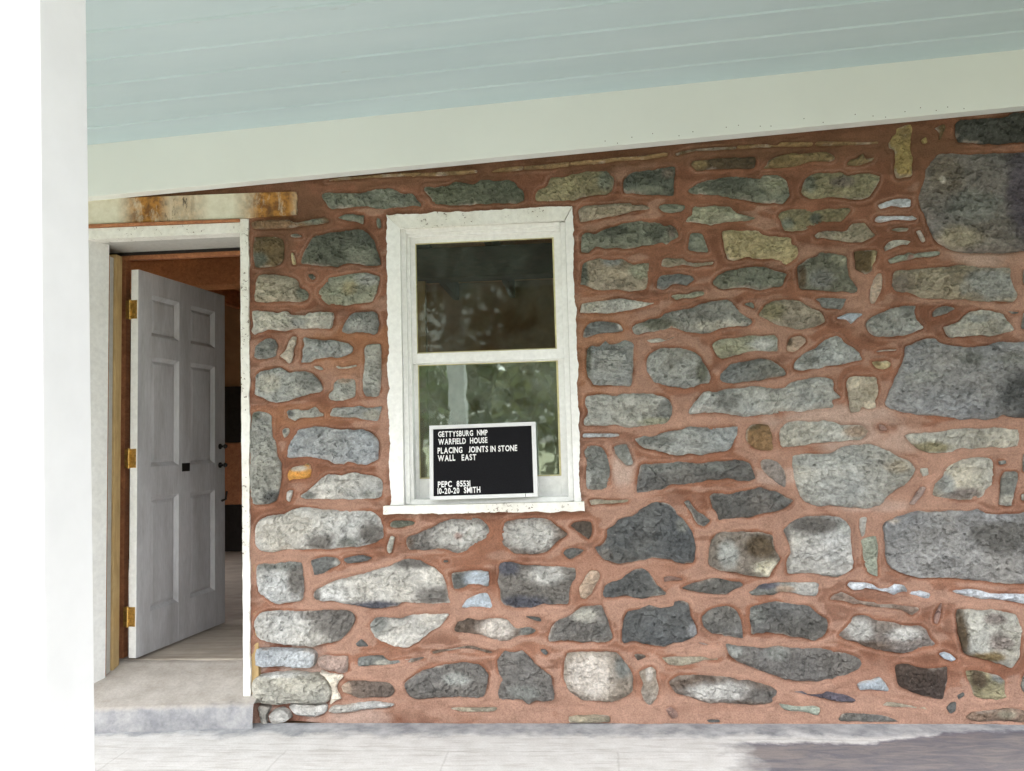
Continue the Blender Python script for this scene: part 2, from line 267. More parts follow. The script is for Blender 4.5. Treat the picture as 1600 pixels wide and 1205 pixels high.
# stone outlines in millimetres on the wall face (x, z): colour key | outline | mineral patches x z rx rz key
STONES = '''
ol|-1275,2644 -1267,2664 -1232,2669 -1141,2661 -1099,2659 -1044,2660 -988,2671 -932,2674 -877,2662 -836,2642 -795,2640 -774,2615 -747,2582 -755,2565 -789,2570 -851,2563 -920,2560 -982,2566 -1045,2580 -1107,2579 -1198,2578 -1233,2582 -1254,2615
br|-1643,2515 -1621,2535 -1452,2533 -1395,2517 -1255,2539 -1230,2512 -1269,2500 -1353,2494 -1445,2488 -1622,2489|-1311 2516 58 19 ol
ol|-1188,2535 -1150,2548 -1108,2548 -1073,2539 -1049,2538 -1056,2490 -1088,2502 -1136,2511 -1178,2524
ol|-990,2504 -980,2524 -962,2510 -960,2468 -977,2462 -987,2476
brol|-1632,2444 -1615,2454 -1516,2449 -1480,2430 -1467,2388 -1474,2318 -1509,2292 -1566,2288 -1629,2294 -1636,2367|-1608 2331 52 39 dkol
dkol|-1434,2456 -1396,2457 -1371,2439 -1410,2434 -1438,2442
tan|-1435,2358 -1421,2361 -1411,2329 -1408,2298 -1429,2295 -1435,2330
dkol|-1386,2301 -1375,2356 -1347,2403 -1319,2436 -1242,2454 -1158,2460 -1074,2463 -1033,2444 -999,2408 -989,2380 -969,2303 -969,2275 -1042,2272 -1097,2284 -1160,2284 -1209,2272 -1271,2282 -1341,2292|-1062 2328 84 45 ol
tang|-1634,2114 -1626,2193 -1612,2248 -1566,2256 -1489,2250 -1433,2233 -1398,2211 -1387,2179 -1360,2165 -1342,2140 -1350,2112 -1392,2097 -1518,2105 -1588,2105|-1363 2141 39 39 ol
dkol|-1348,2243 -1320,2246 -1303,2224 -1321,2208 -1342,2222
ltol|-1297,2152 -1258,2198 -1237,2221 -1160,2235 -1084,2242 -1022,2236 -970,2220 -974,2179 -996,2112 -1010,2085 -1093,2078 -1162,2071 -1245,2081 -1280,2110|-1029 2202 65 39 g1|-1127 2158 45 39 olt
tanbr|-1253,2723 -1196,2738 -1057,2741 -931,2746 -758,2748 -752,2728 -897,2727 -1057,2727 -1204,2723
lt|-1646,2067 -1581,2066 -1519,2054 -1458,2060 -1430,2039 -1357,2031 -1335,2047 -1215,2041 -1227,1963 -1263,1953 -1358,1960 -1425,1959 -1458,1950 -1509,1954 -1559,1962 -1610,1947 -1632,1940 -1649,1960 -1640,1992|-1385 1988 41 31 g1
g2|-1175,1947 -1158,1985 -1135,2017 -1102,2035 -1025,2040 -992,2030 -976,1989 -979,1946 -1004,1917 -1070,1930 -1136,1927 -1169,1934|-1092 1966 47 31 g1
g2|-1633,1838 -1627,1876 -1599,1908 -1559,1923 -1520,1914 -1506,1877 -1515,1828 -1560,1814 -1599,1809 -1630,1819|-1526 1884 31 31 dk
ltt|-1501,1825 -1470,1860 -1453,1903 -1431,1927 -1408,1926 -1411,1890 -1420,1858 -1429,1795 -1451,1785 -1470,1800
g1|-1380,1909 -1364,1922 -1330,1909 -1220,1900 -1175,1890 -1137,1881 -1112,1853 -1121,1826 -1176,1803 -1248,1806 -1304,1802 -1337,1784 -1390,1786 -1381,1824 -1384,1851 -1372,1878|-1269 1896 94 10 g2
g1|-1060,1845 -1043,1872 -999,1873 -969,1866 -968,1788 -972,1658 -984,1605 -1014,1598 -1053,1604 -1068,1645 -1070,1694 -1059,1758|-1041 1618 31 31 g2
g1|-1631,1636 -1627,1723 -1605,1749 -1549,1764 -1493,1773 -1465,1756 -1449,1742 -1404,1751 -1337,1741 -1310,1718 -1288,1690 -1269,1652 -1283,1633 -1338,1627 -1394,1609 -1433,1600 -1477,1590 -1516,1586 -1555,1595 -1594,1613|-1338 1692 57 47 g2|-1555 1688 62 47 lt
lt|-1326,1767 -1304,1772 -1282,1766 -1268,1749 -1288,1744 -1310,1753
lt|-1210,1764 -1193,1768 -1171,1760 -1100,1771 -1097,1757 -1138,1748 -1194,1749
g1|-1247,1610 -1239,1629 -1222,1645 -1222,1683 -1194,1703 -1139,1704 -1109,1698 -1101,1668 -1107,1609 -1140,1591 -1179,1584 -1234,1588|-1161 1697 41 20 pkt
g1|-1469,1539 -1455,1554 -1405,1556 -1386,1547 -1350,1549 -1317,1564 -1300,1555 -1290,1539 -1268,1527 -1273,1511 -1334,1502 -1395,1504 -1423,1491 -1456,1506|-1444 1532 26 20 dk
g1|-1243,1516 -1229,1548 -1212,1558 -1113,1558 -1091,1563 -1048,1553 -971,1556 -977,1514 -994,1477 -1060,1486 -1109,1496 -1180,1501 -1240,1505|-1021 1515 47 26 lt
g1|-1654,1487 -1648,1531 -1634,1546 -1595,1548 -1556,1536 -1539,1517 -1534,1419 -1518,1392 -1510,1321 -1493,1278 -1488,1230 -1497,1166 -1514,1097 -1547,1076 -1591,1074 -1636,1083 -1652,1153 -1654,1287 -1659,1395|-1530 1113 47 41 dk|-1628 1530 31 31 dkol
lt|-1487,1450 -1473,1461 -1451,1460 -1442,1444 -1456,1417 -1476,1404 -1487,1429|-1470 1442 10 13 dk
g1b|-1463,1310 -1460,1352 -1445,1390 -1418,1427 -1401,1453 -1318,1462 -1263,1463 -1208,1451 -1142,1446 -1109,1440 -1066,1441 -1012,1413 -988,1378 -985,1340 -989,1287 -1030,1267 -1057,1257 -1112,1269 -1150,1275 -1172,1262 -1215,1266 -1254,1288 -1308,1298 -1363,1304 -1413,1303
orange|-1463,1208 -1452,1250 -1419,1266 -1375,1275 -1363,1286 -1342,1274 -1334,1242 -1342,1205 -1375,1198 -1430,1194 -1452,1186|-1402 1254 47 15 ltt
lt3|-1467,1133 -1453,1146 -1431,1143 -1436,1116 -1450,1082 -1467,1096
lt2|-1392,1121 -1354,1147 -1320,1172 -1287,1204 -1249,1224 -1183,1220 -1117,1232 -1069,1220 -1014,1208 -977,1186 -969,1154 -978,1102 -1016,1089 -1146,1089 -1310,1092 -1381,1102|-1354 1115 47 20 g2|-1038 1113 62 26 g1
lt2|-1631,914 -1625,974 -1597,1009 -1547,1023 -1484,1028 -1434,1051 -1385,1059 -1323,1055 -1230,1044 -1138,1040 -1040,1035 -1010,1022 -986,992 -971,944 -975,897 -1030,868 -1104,851 -1183,850 -1263,842 -1331,846 -1386,841 -1442,845 -1485,842 -1535,831 -1597,838 -1622,865|-1287 884 76 44 dkg|-1035 922 76 64 dkg|-1152 876 70 29 g2
dkol|-940,973 -913,985 -834,983 -810,971 -822,956 -895,943 -938,950
lt|-960,855 -938,908 -914,902 -921,860 -933,825 -949,819
lt2|-1623,770 -1604,781 -1511,786 -1393,790 -1381,743 -1375,677 -1388,601 -1419,589 -1481,578 -1518,575 -1561,596 -1592,615 -1617,639 -1629,710|-1412 707 44 88 dkg|-1511 774 118 26 g2
dk|-1344,796 -1263,812 -1214,806 -1190,787 -1193,767 -1240,747 -1289,724 -1326,718 -1338,754|-1212 776 20 17 g1
dk|-1181,799 -1141,810 -1080,818 -1031,803 -1056,783 -1105,774 -1160,772
lt2|-1330,624 -1314,653 -1277,670 -1203,699 -1142,716 -1081,727 -1020,744 -959,761 -916,778 -861,798 -789,788 -731,757 -684,722 -661,669 -650,616 -640,572 -729,569 -819,574 -883,578 -913,560 -992,552 -1083,559 -1144,571 -1241,590 -1315,594|-1004 567 153 29 dkb|-720 617 118 53 dkg|-807 776 118 29 dkg|-1314 623 29 41 dkg
lt2|-1639,465 -1630,518 -1599,547 -1537,553 -1463,552 -1389,545 -1303,550 -1217,553 -1144,543 -1120,519 -1120,490 -1151,444 -1188,403 -1231,388 -1292,377 -1335,366 -1402,375 -1476,378 -1544,387 -1599,400 -1630,423|-1206 491 135 88 dkg|-1303 533 94 29 dkg
lt2|-1048,472 -1023,507 -963,515 -896,509 -850,522 -812,527 -718,529 -668,527 -649,521 -669,492 -695,458 -749,429 -804,389 -852,366 -917,366 -965,384 -1019,408 -1042,443|-1005 477 59 59 g2|-902 512 70 14 dkg
dk|-1125,385 -1094,408 -1067,390 -1055,367 -1110,364
g2|-1111,315 -1056,326 -984,326 -948,302 -845,314 -780,319 -786,305 -876,291 -948,276 -1033,274 -1111,271|-990 291 35 17 lt
ltb|-1634,276 -1630,359 -1575,358 -1507,358 -1421,354 -1354,354 -1326,333 -1330,298 -1345,269 -1409,264 -1483,270 -1557,267
pk|-1317,310 -1268,330 -1214,327 -1159,324 -1156,280 -1163,245 -1209,237 -1269,251 -1312,275
lt|-1647,194 -1631,223 -1545,238 -1440,243 -1355,237 -1306,231 -1270,205 -1258,176 -1240,147 -1252,118 -1271,95 -1356,89 -1423,95 -1466,92 -1533,86 -1607,95 -1647,101|-1514 235 129 11 lt2
white|-1306,246 -1245,240 -1184,234 -1188,216 -1209,193 -1215,158 -1192,118 -1222,106 -1247,89 -1259,100 -1240,152 -1258,193 -1282,222
dkbr|-1197,181 -1160,205 -1112,207 -1040,204 -973,201 -938,187 -926,152 -951,123 -1017,120 -1113,120 -1149,135 -1191,147|-1173 164 29 35 pkt
lt2|-1265,60 -1234,89 -1150,94 -1089,103 -1029,109 -945,97 -927,89 -969,71 -1060,66 -1150,54 -1223,48
lt2|-1466,83 -1429,92 -1356,86 -1271,89 -1265,60 -1283,40 -1338,28 -1430,37 -1454,60
lt2|-1567,36 -1539,60 -1497,68 -1466,48 -1454,19 -1497,-1 -1546,-4
lt2|-1619,83 -1564,77 -1564,60 -1576,31 -1570,-4 -1601,-19 -1610,19
dkg|-881,192 -865,210 -795,250 -705,278 -645,287 -568,292 -509,280 -480,260 -463,226 -470,180 -489,123 -560,120 -619,126 -708,120 -779,114 -831,117 -866,140 -881,169|-615 215 70 32 g1
dkg|-862,871 -855,901 -819,915 -764,935 -722,949 -673,980 -612,991 -540,990 -481,983 -451,959 -431,923 -447,888 -483,865 -520,848 -544,825 -604,814 -646,830 -694,836 -784,832 -844,836|-584 908 129 70 lt2|-596 902 23 17 pk|-850 877 35 35 dkbr
dkbr|-384,911 -362,963 -320,980 -243,984 -172,983 -125,959 -91,929 -56,899 -98,871 -135,836 -159,813 -212,803 -277,804 -324,810 -353,834 -382,858|-239 902 141 82 lt2
dkbr2|-46,940 -25,960 16,965 57,961 65,938 61,891 42,871 14,892 -26,922
dk|-86,807 -70,830 -29,838 23,822 5,808 -31,783 -60,780
dk|-639,721 -576,732 -510,734 -448,727 -453,655 -500,661 -548,662 -584,644 -626,645|-505 696 70 41 bl2
bl2|-592,551 -567,592 -525,615 -477,626 -454,620 -437,585 -438,547 -491,553 -538,551
dkg|-408,671 -397,765 -337,772 -272,757 -190,756 -131,749 -26,742 -22,690 -40,667 -53,621 -67,564 -137,561 -196,562 -243,548 -302,546 -372,555 -395,584|-168 709 94 47 lt2|-356 741 59 35 dkb|-283 577 118 35 dkb
pkt|-6,597 -10,648 23,704 49,727 85,724 95,698 73,652 51,612 19,587
dk|-285,508 -256,511 -203,502 -198,481 -233,487
dk|-680,786 -653,786 -647,774 -671,771
dkbr|-630,451 -611,486 -563,503 -492,496 -409,504 -362,495 -333,466 -316,455 -257,457 -225,442 -246,420 -317,409 -359,392 -388,386 -435,398 -494,418 -565,428 -618,434|-410 452 88 53 lt3|-269 437 47 29 g2
dkbr|-742,345 -709,353 -644,359 -596,370 -542,373 -495,361 -437,340 -449,329 -496,341 -543,352 -590,353 -650,344 -734,330
dkbr|-854,302 -818,313 -779,319 -782,307 -836,290 -866,293
dkg|-423,300 -402,329 -378,346 -337,340 -295,348 -267,322 -238,288 -204,259 -159,225 -148,185 -144,117 -185,108 -244,105 -273,94 -302,111 -354,111 -413,114 -421,145 -408,180 -399,208 -416,237|-289 151 82 35 g2
tang2|-101,203 -95,288 -79,334 -29,340 101,339 159,339 186,311 224,251 237,211 232,151 173,112 129,97 68,103 10,100 -33,118 -81,152|17 230 107 110 lt3|194 269 50 50 g2|-73 118 56 37 dkbr
dk|-210,350 -184,353 -167,333 -179,319 -196,328
tang|-667,71 -620,80 -526,77 -443,80 -420,71 -444,54 -526,51 -603,54
tang|-79,31 -26,40 63,43 115,37 114,7 16,1 -76,4
dkolg|-738,2650 -731,2672 -663,2668 -607,2675 -576,2692 -533,2686 -478,2671 -440,2691 -354,2683 -299,2683 -269,2672 -251,2647 -228,2624 -226,2574 -260,2557 -333,2558 -413,2562 -505,2560 -603,2562 -684,2575 -708,2611
olt|-173,2604 -150,2632 -111,2647 -97,2685 -74,2691 -38,2682 10,2696 65,2703 101,2708 152,2705 194,2703 213,2686 231,2662 226,2626 213,2594 190,2578 135,2578 68,2568 32,2557 -13,2556 -78,2559 -145,2559 -171,2567|182 2648 37 56 ol
tanbr|-396,2729 -341,2747 -227,2751 -228,2729 -298,2724 -378,2724
tanbr|-218,2749 -84,2753 7,2759 6,2734 -85,2728 -219,2728
tanbr|-799,2738 -761,2742 -637,2744 -476,2746 -464,2726 -625,2719 -762,2723 -799,2722
tanbr|12,2755 116,2761 234,2766 351,2770 488,2782 498,2762 392,2749 265,2748 121,2739 11,2737
brol|535,2774 636,2793 834,2792 833,2776 635,2776 545,2760
tanbr|837,2798 946,2800 1033,2790 1049,2802 1198,2796 1202,2772 1043,2776 945,2778 852,2778
tanbr|1218,2793 1279,2792 1447,2780 1513,2781 1522,2765 1446,2764 1278,2768 1222,2774
dkol|271,2622 277,2654 300,2680 332,2690 369,2696 422,2696 459,2703 517,2708 535,2699 530,2636 521,2560 480,2560 427,2560 375,2568 322,2579 280,2583|494 2670 31 26 br2|386 2589 78 20 ol
brdk|611,2713 624,2735 696,2735 803,2739 903,2736 928,2729 929,2696 916,2674 822,2676 707,2679 637,2679|651 2708 37 28 olt2
ol|592,2581 619,2605 654,2620 679,2628 708,2633 768,2640 821,2640 895,2633 941,2624 958,2639 1017,2639 1056,2621 1070,2598 1081,2559 1085,2526 1050,2489 1010,2495 942,2498 889,2507 831,2523 763,2539 670,2554 617,2560|781 2600 94 44 dkol|1014 2588 69 56 ltol
tang3|41,2498 47,2514 82,2534 188,2534 300,2534 315,2522 362,2522 406,2504 393,2491 319,2489 287,2480 213,2467 138,2458 74,2444 48,2448
ol|441,2508 467,2520 530,2517 574,2506 573,2488 555,2475 507,2469 466,2477 448,2491
ltol|570,2426 584,2448 603,2460 608,2492 624,2504 642,2497 686,2501 736,2495 789,2486 810,2469 822,2456 861,2438 923,2422 870,2415 820,2411 758,2410 701,2397 654,2409 636,2416 589,2418
ol|50,2291 56,2377 83,2392 125,2385 174,2410 227,2423 286,2437 338,2442 402,2442 453,2429 469,2412 500,2413 525,2398 545,2355 539,2344 502,2330 475,2310 449,2321 397,2313 333,2305 281,2300 228,2305 170,2307 128,2315 90,2289 58,2288|504 2378 26 31 br2|221 2391 62 31 dkol|430 2360 31 41 dkol
ol|579,2310 592,2363 628,2367 654,2357 668,2327 679,2273 676,2263 624,2265 583,2278
tan|746,2363 762,2371 800,2376 858,2373 926,2367 944,2347 987,2335 1081,2324 1083,2292 1104,2282 1115,2249 1101,2221 1075,2200 1044,2189 1014,2209 975,2221 919,2220 861,2229 796,2216 765,2227 752,2295
tang3|40,2128 47,2176 56,2229 94,2252 137,2261 195,2253 253,2256 284,2236 320,2226 362,2232 391,2225 382,2146 379,2119 368,2096 336,2086 283,2083 221,2094 163,2093 111,2103 69,2121|60 2181 23 78 dkol|205 2244 52 26 g1|334 2190 52 41 ltol
tang|445,2207 451,2239 473,2249 519,2244 551,2245 576,2225 638,2217 700,2220 697,2204 647,2196 611,2192 559,2205 523,2201 476,2198
g2|417,2096 421,2133 438,2159 480,2165 522,2169 563,2159 593,2150 608,2131 587,2116 565,2101 535,2110 493,2109 472,2094 445,2087
ltol|483,2056 517,2065 564,2063 601,2075 642,2074 654,2060 636,2047 589,2039 542,2040 511,2031
lt|33,1989 45,2036 103,2045 151,2048 198,2054 251,2055 313,2042 365,2034 422,2027 396,2014 354,2003 312,1994 259,1988 217,1979 164,1976 112,1983 54,1983
g2|45,1866 51,1908 84,1939 137,1947 194,1937 226,1933 246,1911 250,1890 219,1883 161,1880 108,1874 66,1862|235 1912 13 20 lt2|67 1891 26 31 dk
g2l|286,1904 309,1926 350,1934 382,1948 426,1953 458,1974 503,1985 550,1987 587,1998 622,2012 682,2023 744,2027 765,2026 786,2003 809,1973 839,1947 874,1914 852,1892 797,1891 759,1886 734,1881 710,1879 659,1862 607,1860 551,1869 520,1883 480,1894 427,1883 370,1875 317,1868 295,1878|425 1915 94 31 dkol2|704 1898 126 31 lt
lt|358,1844 421,1852 452,1843 499,1857 504,1849 451,1830 420,1823 378,1822
g2l|56,1722 64,1806 86,1824 127,1823 138,1836 160,1848 180,1831 222,1835 259,1850 290,1835 300,1814 295,1767 297,1712 289,1675 274,1615 225,1617 163,1621 95,1623 77,1650 62,1677|68 1762 20 78 dkol|166 1727 73 62 g1l
g2l|354,1731 366,1764 392,1787 429,1801 502,1801 543,1795 594,1777 623,1745 647,1695 663,1652 653,1616 612,1612 571,1600 545,1591 494,1598 453,1609 422,1621 386,1630 367,1657 350,1699|564 1682 57 57 g1l|620 1680 31 57 dkol2
ol|692,2121 718,2149 760,2173 810,2183 831,2186 890,2189 952,2180 994,2163 1054,2144 1041,2119 1024,2082 968,2075 915,2064 854,2079 796,2079 743,2078 718,2085 697,2102
g1|37,1457 51,1483 54,1509 42,1530 51,1572 99,1584 146,1585 197,1575 265,1584 327,1579 379,1580 420,1566 455,1544 474,1507 473,1470 451,1435 420,1420 378,1418 332,1415 259,1409 192,1424 114,1423 41,1428|438 1492 41 57 g2|384 1437 78 20 ltol
ltb|29,1384 40,1394 123,1391 206,1387 211,1371 174,1364 112,1366 34,1368
g2|34,1300 48,1326 85,1332 121,1324 141,1302 156,1266 162,1224 154,1151 151,1120 114,1111 52,1112 37,1128 37,1206 43,1258|48 1164 20 47 g1
g2|181,1322 215,1334 246,1334 260,1294 274,1242 263,1227 237,1225 207,1259 187,1286|259 1263 15 41 g1
g1|282,1360 339,1371 382,1373 445,1390 507,1401 554,1412 640,1406 717,1407 784,1406 776,1365 756,1322 739,1292 714,1280 684,1281 606,1264 548,1272 480,1270 428,1284 373,1295 327,1309 297,1334|372 1342 94 31 g2
dkg2|279,1101 299,1222 315,1237 377,1239 479,1242 580,1234 657,1238 734,1242 759,1248 798,1244 828,1228 844,1197 858,1156 854,1144 823,1136 769,1140 730,1150 693,1148 629,1143 567,1132 499,1124 450,1128 406,1104 350,1096 300,1091|414 1222 126 25 g2|644 1217 94 25 g2
g1l|544,1478 561,1506 593,1545 626,1576 681,1580 722,1588 774,1593 823,1595 863,1600 915,1595 975,1587 1015,1589 1037,1610 1098,1623 1169,1637 1238,1625 1248,1597 1249,1566 1277,1528 1238,1513 1248,1479 1197,1475 1145,1470 1069,1460 991,1462 917,1455 822,1448 768,1459 710,1467 615,1473 556,1465|735 1535 47 56 g2|610 1492 47 25 lt2
dkg3|74,836 100,846 127,882 133,923 160,938 187,968 223,983 259,987 296,1017 333,1037 369,1049 410,1049 446,1035 479,988 509,962 533,931 549,895 558,854 559,814 552,773 541,753 500,746 460,754 430,772 390,776 344,781 297,767 246,760 194,755 143,766 103,780 83,806|498 937 31 36 g2|119 805 36 31 dkg
dkg2|505,1047 533,1056 547,1033 572,1002 611,976 633,955 619,935 599,922 569,936 545,982 516,1023
dkg2|629,1069 651,1084 675,1086 730,1085 782,1096 877,1110 922,1097 981,1071 1030,1045 999,1015 947,989 870,975 818,961 761,959 709,957 669,951 661,976 642,1016|864 1036 63 44 dkg
br2|612,747 618,824 629,863 658,893 695,902 731,904 792,903 858,896 920,880 924,834 938,803 957,767 934,737 903,698 887,680 848,677 782,690 734,706 683,713 659,719|883 725 63 47 lime|854 823 81 63 brdk|702 795 50 63 g1
dkg3|97,606 109,647 140,667 192,681 224,712 265,729 301,733 326,720 350,685 370,654 394,633 416,605 367,598 311,586 260,587 199,600 148,590 112,591|383 618 31 15 g2
pkbr|396,689 432,696 497,678 482,670 436,668 398,661
dkg2|476,633 507,651 557,666 609,683 658,683 712,670 757,663 771,645 731,624 694,604 681,601 606,605 540,617
tang|50,1064 76,1071 164,1064 247,1065 236,1049 163,1041 106,1042 60,1038
dkg|-170,401 -152,459 -117,493 -64,511 -3,553 53,559 96,561 110,527 130,472 146,405 121,384 71,379 19,382 -34,385 -95,389 -139,383 -164,386|17 519 69 37 lt|92 436 44 44 dkg2
dkg3|184,394 188,450 204,500 222,527 279,541 324,557 380,548 436,553 442,572 470,580 508,566 518,530 525,497 548,453 547,420 512,392 473,379 428,376 389,360 339,366 295,372 251,388 200,378|525 436 28 34 slate
dkg2|568,493 590,523 630,541 679,549 709,546 738,525 760,479 764,434 765,395 727,398 670,408 661,414 613,420 581,448
dkbr2|240,322 260,328 293,322 306,311 281,300 258,292
tang|349,322 382,313 421,316 493,315 575,315 602,304 652,304 629,293 574,293 524,277 468,266 408,272 381,294
pk|539,378 567,381 605,370 649,375 643,364 577,364
tang2|262,239 290,256 324,267 346,250 347,212 356,162 346,119 329,91 306,80 279,108 267,146 277,190|312 234 17 34 lt3
dkbr|404,190 423,211 466,226 545,228 626,222 691,216 730,207 798,198 866,183 909,153 902,126 877,94 799,88 713,91 656,94 593,91 540,109 489,124 429,142|629 156 173 47 lt2|837 132 94 37 dkg
pkbr|380,69 411,80 443,53 445,31 414,20 393,37
dk|574,21 634,21 633,7 579,7
dkg|677,370 703,370 782,358 868,355 925,366 987,354 1066,351 1134,348 1201,336 1262,321 1300,299 1304,270 1280,242 1205,214 1132,198 1058,195 979,198 912,215 834,244 767,273 717,296 689,324|707 347 42 30 g1|912 335 54 36 g2
olt2|953,2675 977,2693 988,2714 1030,2730 1103,2745 1144,2740 1200,2743 1267,2742 1306,2721 1310,2696 1284,2687 1234,2695 1182,2690 1130,2677 1068,2669 1012,2670 971,2669
olt2|1362,2672 1376,2693 1412,2701 1433,2722 1449,2721 1457,2699 1498,2702 1487,2681 1451,2670 1410,2661 1374,2663
olt|1137,2545 1152,2592 1174,2623 1221,2640 1281,2634 1332,2636 1357,2619 1433,2620 1478,2618 1518,2605 1514,2579 1499,2548 1478,2522 1456,2497 1400,2489 1325,2506 1250,2510 1188,2505 1158,2517|1172 2581 31 47 ol|1330 2583 62 31 br2
olt|1019,2434 1038,2454 1079,2463 1130,2468 1161,2467 1196,2454 1242,2460 1292,2457 1348,2457 1373,2445 1361,2422 1345,2402 1319,2385 1269,2390 1217,2381 1186,2367 1145,2356 1094,2348 1048,2355 1034,2380 1025,2412|1199 2409 31 31 dkol|1065 2389 36 31 ol
tang|1189,2325 1205,2342 1246,2351 1307,2345 1347,2346 1369,2374 1400,2383 1435,2379 1453,2354 1481,2316 1466,2301 1414,2282 1364,2282 1304,2293 1234,2307 1198,2308
bl|1495,2464 1538,2480 1589,2491 1654,2487 1658,2461 1651,2443 1611,2442 1562,2450 1511,2439
bl|1478,2391 1494,2408 1559,2405 1634,2401 1654,2403 1678,2381 1643,2375 1583,2383 1507,2373 1480,2380
ol|1550,2337 1581,2347 1631,2342 1630,2326 1590,2322
lt|1515,2250 1527,2270 1552,2285 1602,2285 1642,2275 1626,2258 1601,2259 1570,2247 1540,2238 1519,2229
ltg|1530,2192 1573,2211 1608,2214 1624,2224 1653,2215 1673,2219 1768,2223 1771,2202 1721,2193 1672,2193 1631,2182 1591,2178 1541,2168|1629 2195 20 20 pkbr
lt3|1672,2326 1690,2328 1707,2288 1708,2270 1696,2270 1683,2295
dkol2|1100,2173 1127,2199 1158,2218 1199,2227 1210,2242 1240,2236 1261,2235 1311,2227 1335,2210 1338,2168 1345,2115 1363,2083 1382,2056 1378,2036 1355,2029 1316,2043 1251,2046 1180,2052 1110,2062 1102,2105|1118 2125 20 62 brdk|1294 2202 41 31 ltol|1204 2111 62 47 g2
brol|1374,2235 1402,2241 1452,2242 1482,2235 1474,2188 1458,2163 1451,2137 1425,2120 1401,2129 1377,2151 1372,2193|1464 2189 15 57 tan
pkt|1476,2131 1501,2127 1504,2098 1496,2046 1480,2016 1458,1978 1438,1978 1432,2007 1440,2059 1449,2090
tang3|903,1945 917,1970 944,2001 986,2015 1047,2018 1107,2010 1141,1982 1161,1966 1205,1943 1218,1901 1202,1886 1166,1872 1110,1861 1060,1871 1020,1880 975,1895 930,1923|968 1963 57 47 olt
g2|1178,2012 1209,2022 1274,2016 1329,2011 1321,1991 1301,1955 1266,1957 1206,1969 1193,1996
bl2|1266,1915 1305,1934 1336,1943 1395,1936 1397,1920 1374,1906 1342,1881 1318,1902 1284,1909
ol|834,2000 853,2010 878,2009 890,1987 884,1974 857,1988
ltol|675,1804 692,1822 735,1837 785,1841 859,1848 936,1845 972,1847 993,1827 990,1765 959,1763 883,1762 806,1752 753,1741 716,1736 695,1753|915 1796 75 37 g1l
pkt|1030,1783 1048,1824 1068,1834 1099,1838 1123,1821 1122,1801 1095,1770 1064,1753 1034,1762|1044 1809 13 26 brdk
g1|1062,1707 1094,1744 1130,1764 1166,1778 1208,1813 1239,1827 1270,1834 1294,1823 1313,1794 1346,1772 1370,1750 1384,1724 1383,1704 1337,1698 1282,1687 1221,1678 1156,1668 1095,1664 1060,1673|1133 1712 47 36 g2
g2|702,1636 707,1667 729,1686 758,1713 795,1721 854,1728 906,1736 945,1728 981,1705 1010,1679 1021,1651 1008,1636 953,1634 892,1621 824,1617 759,1612 720,1617
ltt2|1300,1601 1324,1628 1354,1635 1393,1631 1443,1627 1451,1596 1457,1565 1450,1535 1436,1509 1434,1476 1399,1467 1370,1476 1354,1453 1314,1454 1306,1493 1307,1544
tan|1427,1700 1450,1702 1469,1699 1494,1703 1518,1689 1512,1666 1482,1655 1452,1661 1433,1679|1454 1684 15 15 olt2
lt3|1442,1746 1477,1755 1547,1755 1541,1745 1497,1744 1462,1741
brown|814,1337 822,1394 846,1414 892,1417 926,1406 935,1380 944,1349 943,1288 900,1284 865,1292 831,1311|845 1403 41 20 brol
lt|972,1359 981,1389 1018,1419 1068,1425 1143,1418 1198,1424 1242,1413 1267,1399 1316,1400 1361,1394 1394,1368 1385,1343 1352,1323 1287,1320 1232,1313 1137,1308 1062,1300 991,1294 977,1312|1339 1364 67 31 pkt
pkg|878,1228 894,1245 939,1244 973,1225 991,1189 1000,1153 997,1111 982,1101 953,1127 915,1158 886,1192
ltG|1029,1254 1068,1265 1141,1269 1210,1271 1250,1291 1289,1300 1355,1304 1403,1309 1470,1280 1518,1248 1570,1222 1597,1179 1586,1152 1552,1110 1484,1066 1428,1013 1419,1007 1344,996 1270,1004 1196,1008 1136,1007 1098,1023 1058,1060 1035,1134 1031,1177|1220 1228 189 31 g1|1515 1196 63 37 ltt2
pkbr|1442,1397 1467,1392 1483,1373 1475,1363 1445,1364
lt|1620,1184 1658,1186 1661,1150 1634,1140 1619,1162
pk|1557,1020 1585,1053 1620,1096 1641,1090 1617,1046 1583,1009 1567,1006
lt2|972,898 988,923 1020,953 1065,967 1120,971 1170,970 1224,964 1262,948 1285,913 1284,843 1289,768 1287,718 1253,688 1203,674 1154,680 1106,693 1032,696 982,697 975,747 997,797 990,847|1118 931 135 41 dkg|1251 913 41 31 g1|981 873 20 47 dkg|1179 684 104 10 g2
ltg|1328,847 1356,862 1405,871 1408,791 1400,681 1375,682 1347,702 1335,742 1333,792
lt2|1329,952 1347,962 1366,957 1361,912 1352,872 1331,862 1324,912
g2|793,612 824,629 849,650 910,659 961,661 1029,660 1104,659 1127,647 1122,617 1115,599 1100,590 1044,591 1000,603 943,610 907,595 850,593 811,596|1063 627 75 37 lt2|876 644 63 15 dkb|965 625 44 18 pkt
bl|1257,639 1272,654 1334,653 1372,644 1403,623 1439,628 1472,646 1518,636 1540,612 1595,614 1638,599 1631,570 1593,573 1539,594 1504,604 1463,589 1426,607 1370,617 1336,623 1291,612 1271,621|1511 621 25 22 slate
pkt2|1170,571 1193,601 1237,610 1275,588 1309,570 1376,563 1393,554 1484,550 1573,538 1572,517 1539,496 1494,518 1450,527 1366,534 1357,537 1290,549 1235,562
dkg2|791,496 802,542 843,556 924,569 997,560 1076,550 1103,521 1130,496 1160,481 1155,436 1137,407 1090,382 1034,394 978,397 933,414 871,421 802,412 795,455|829 507 48 42 g2
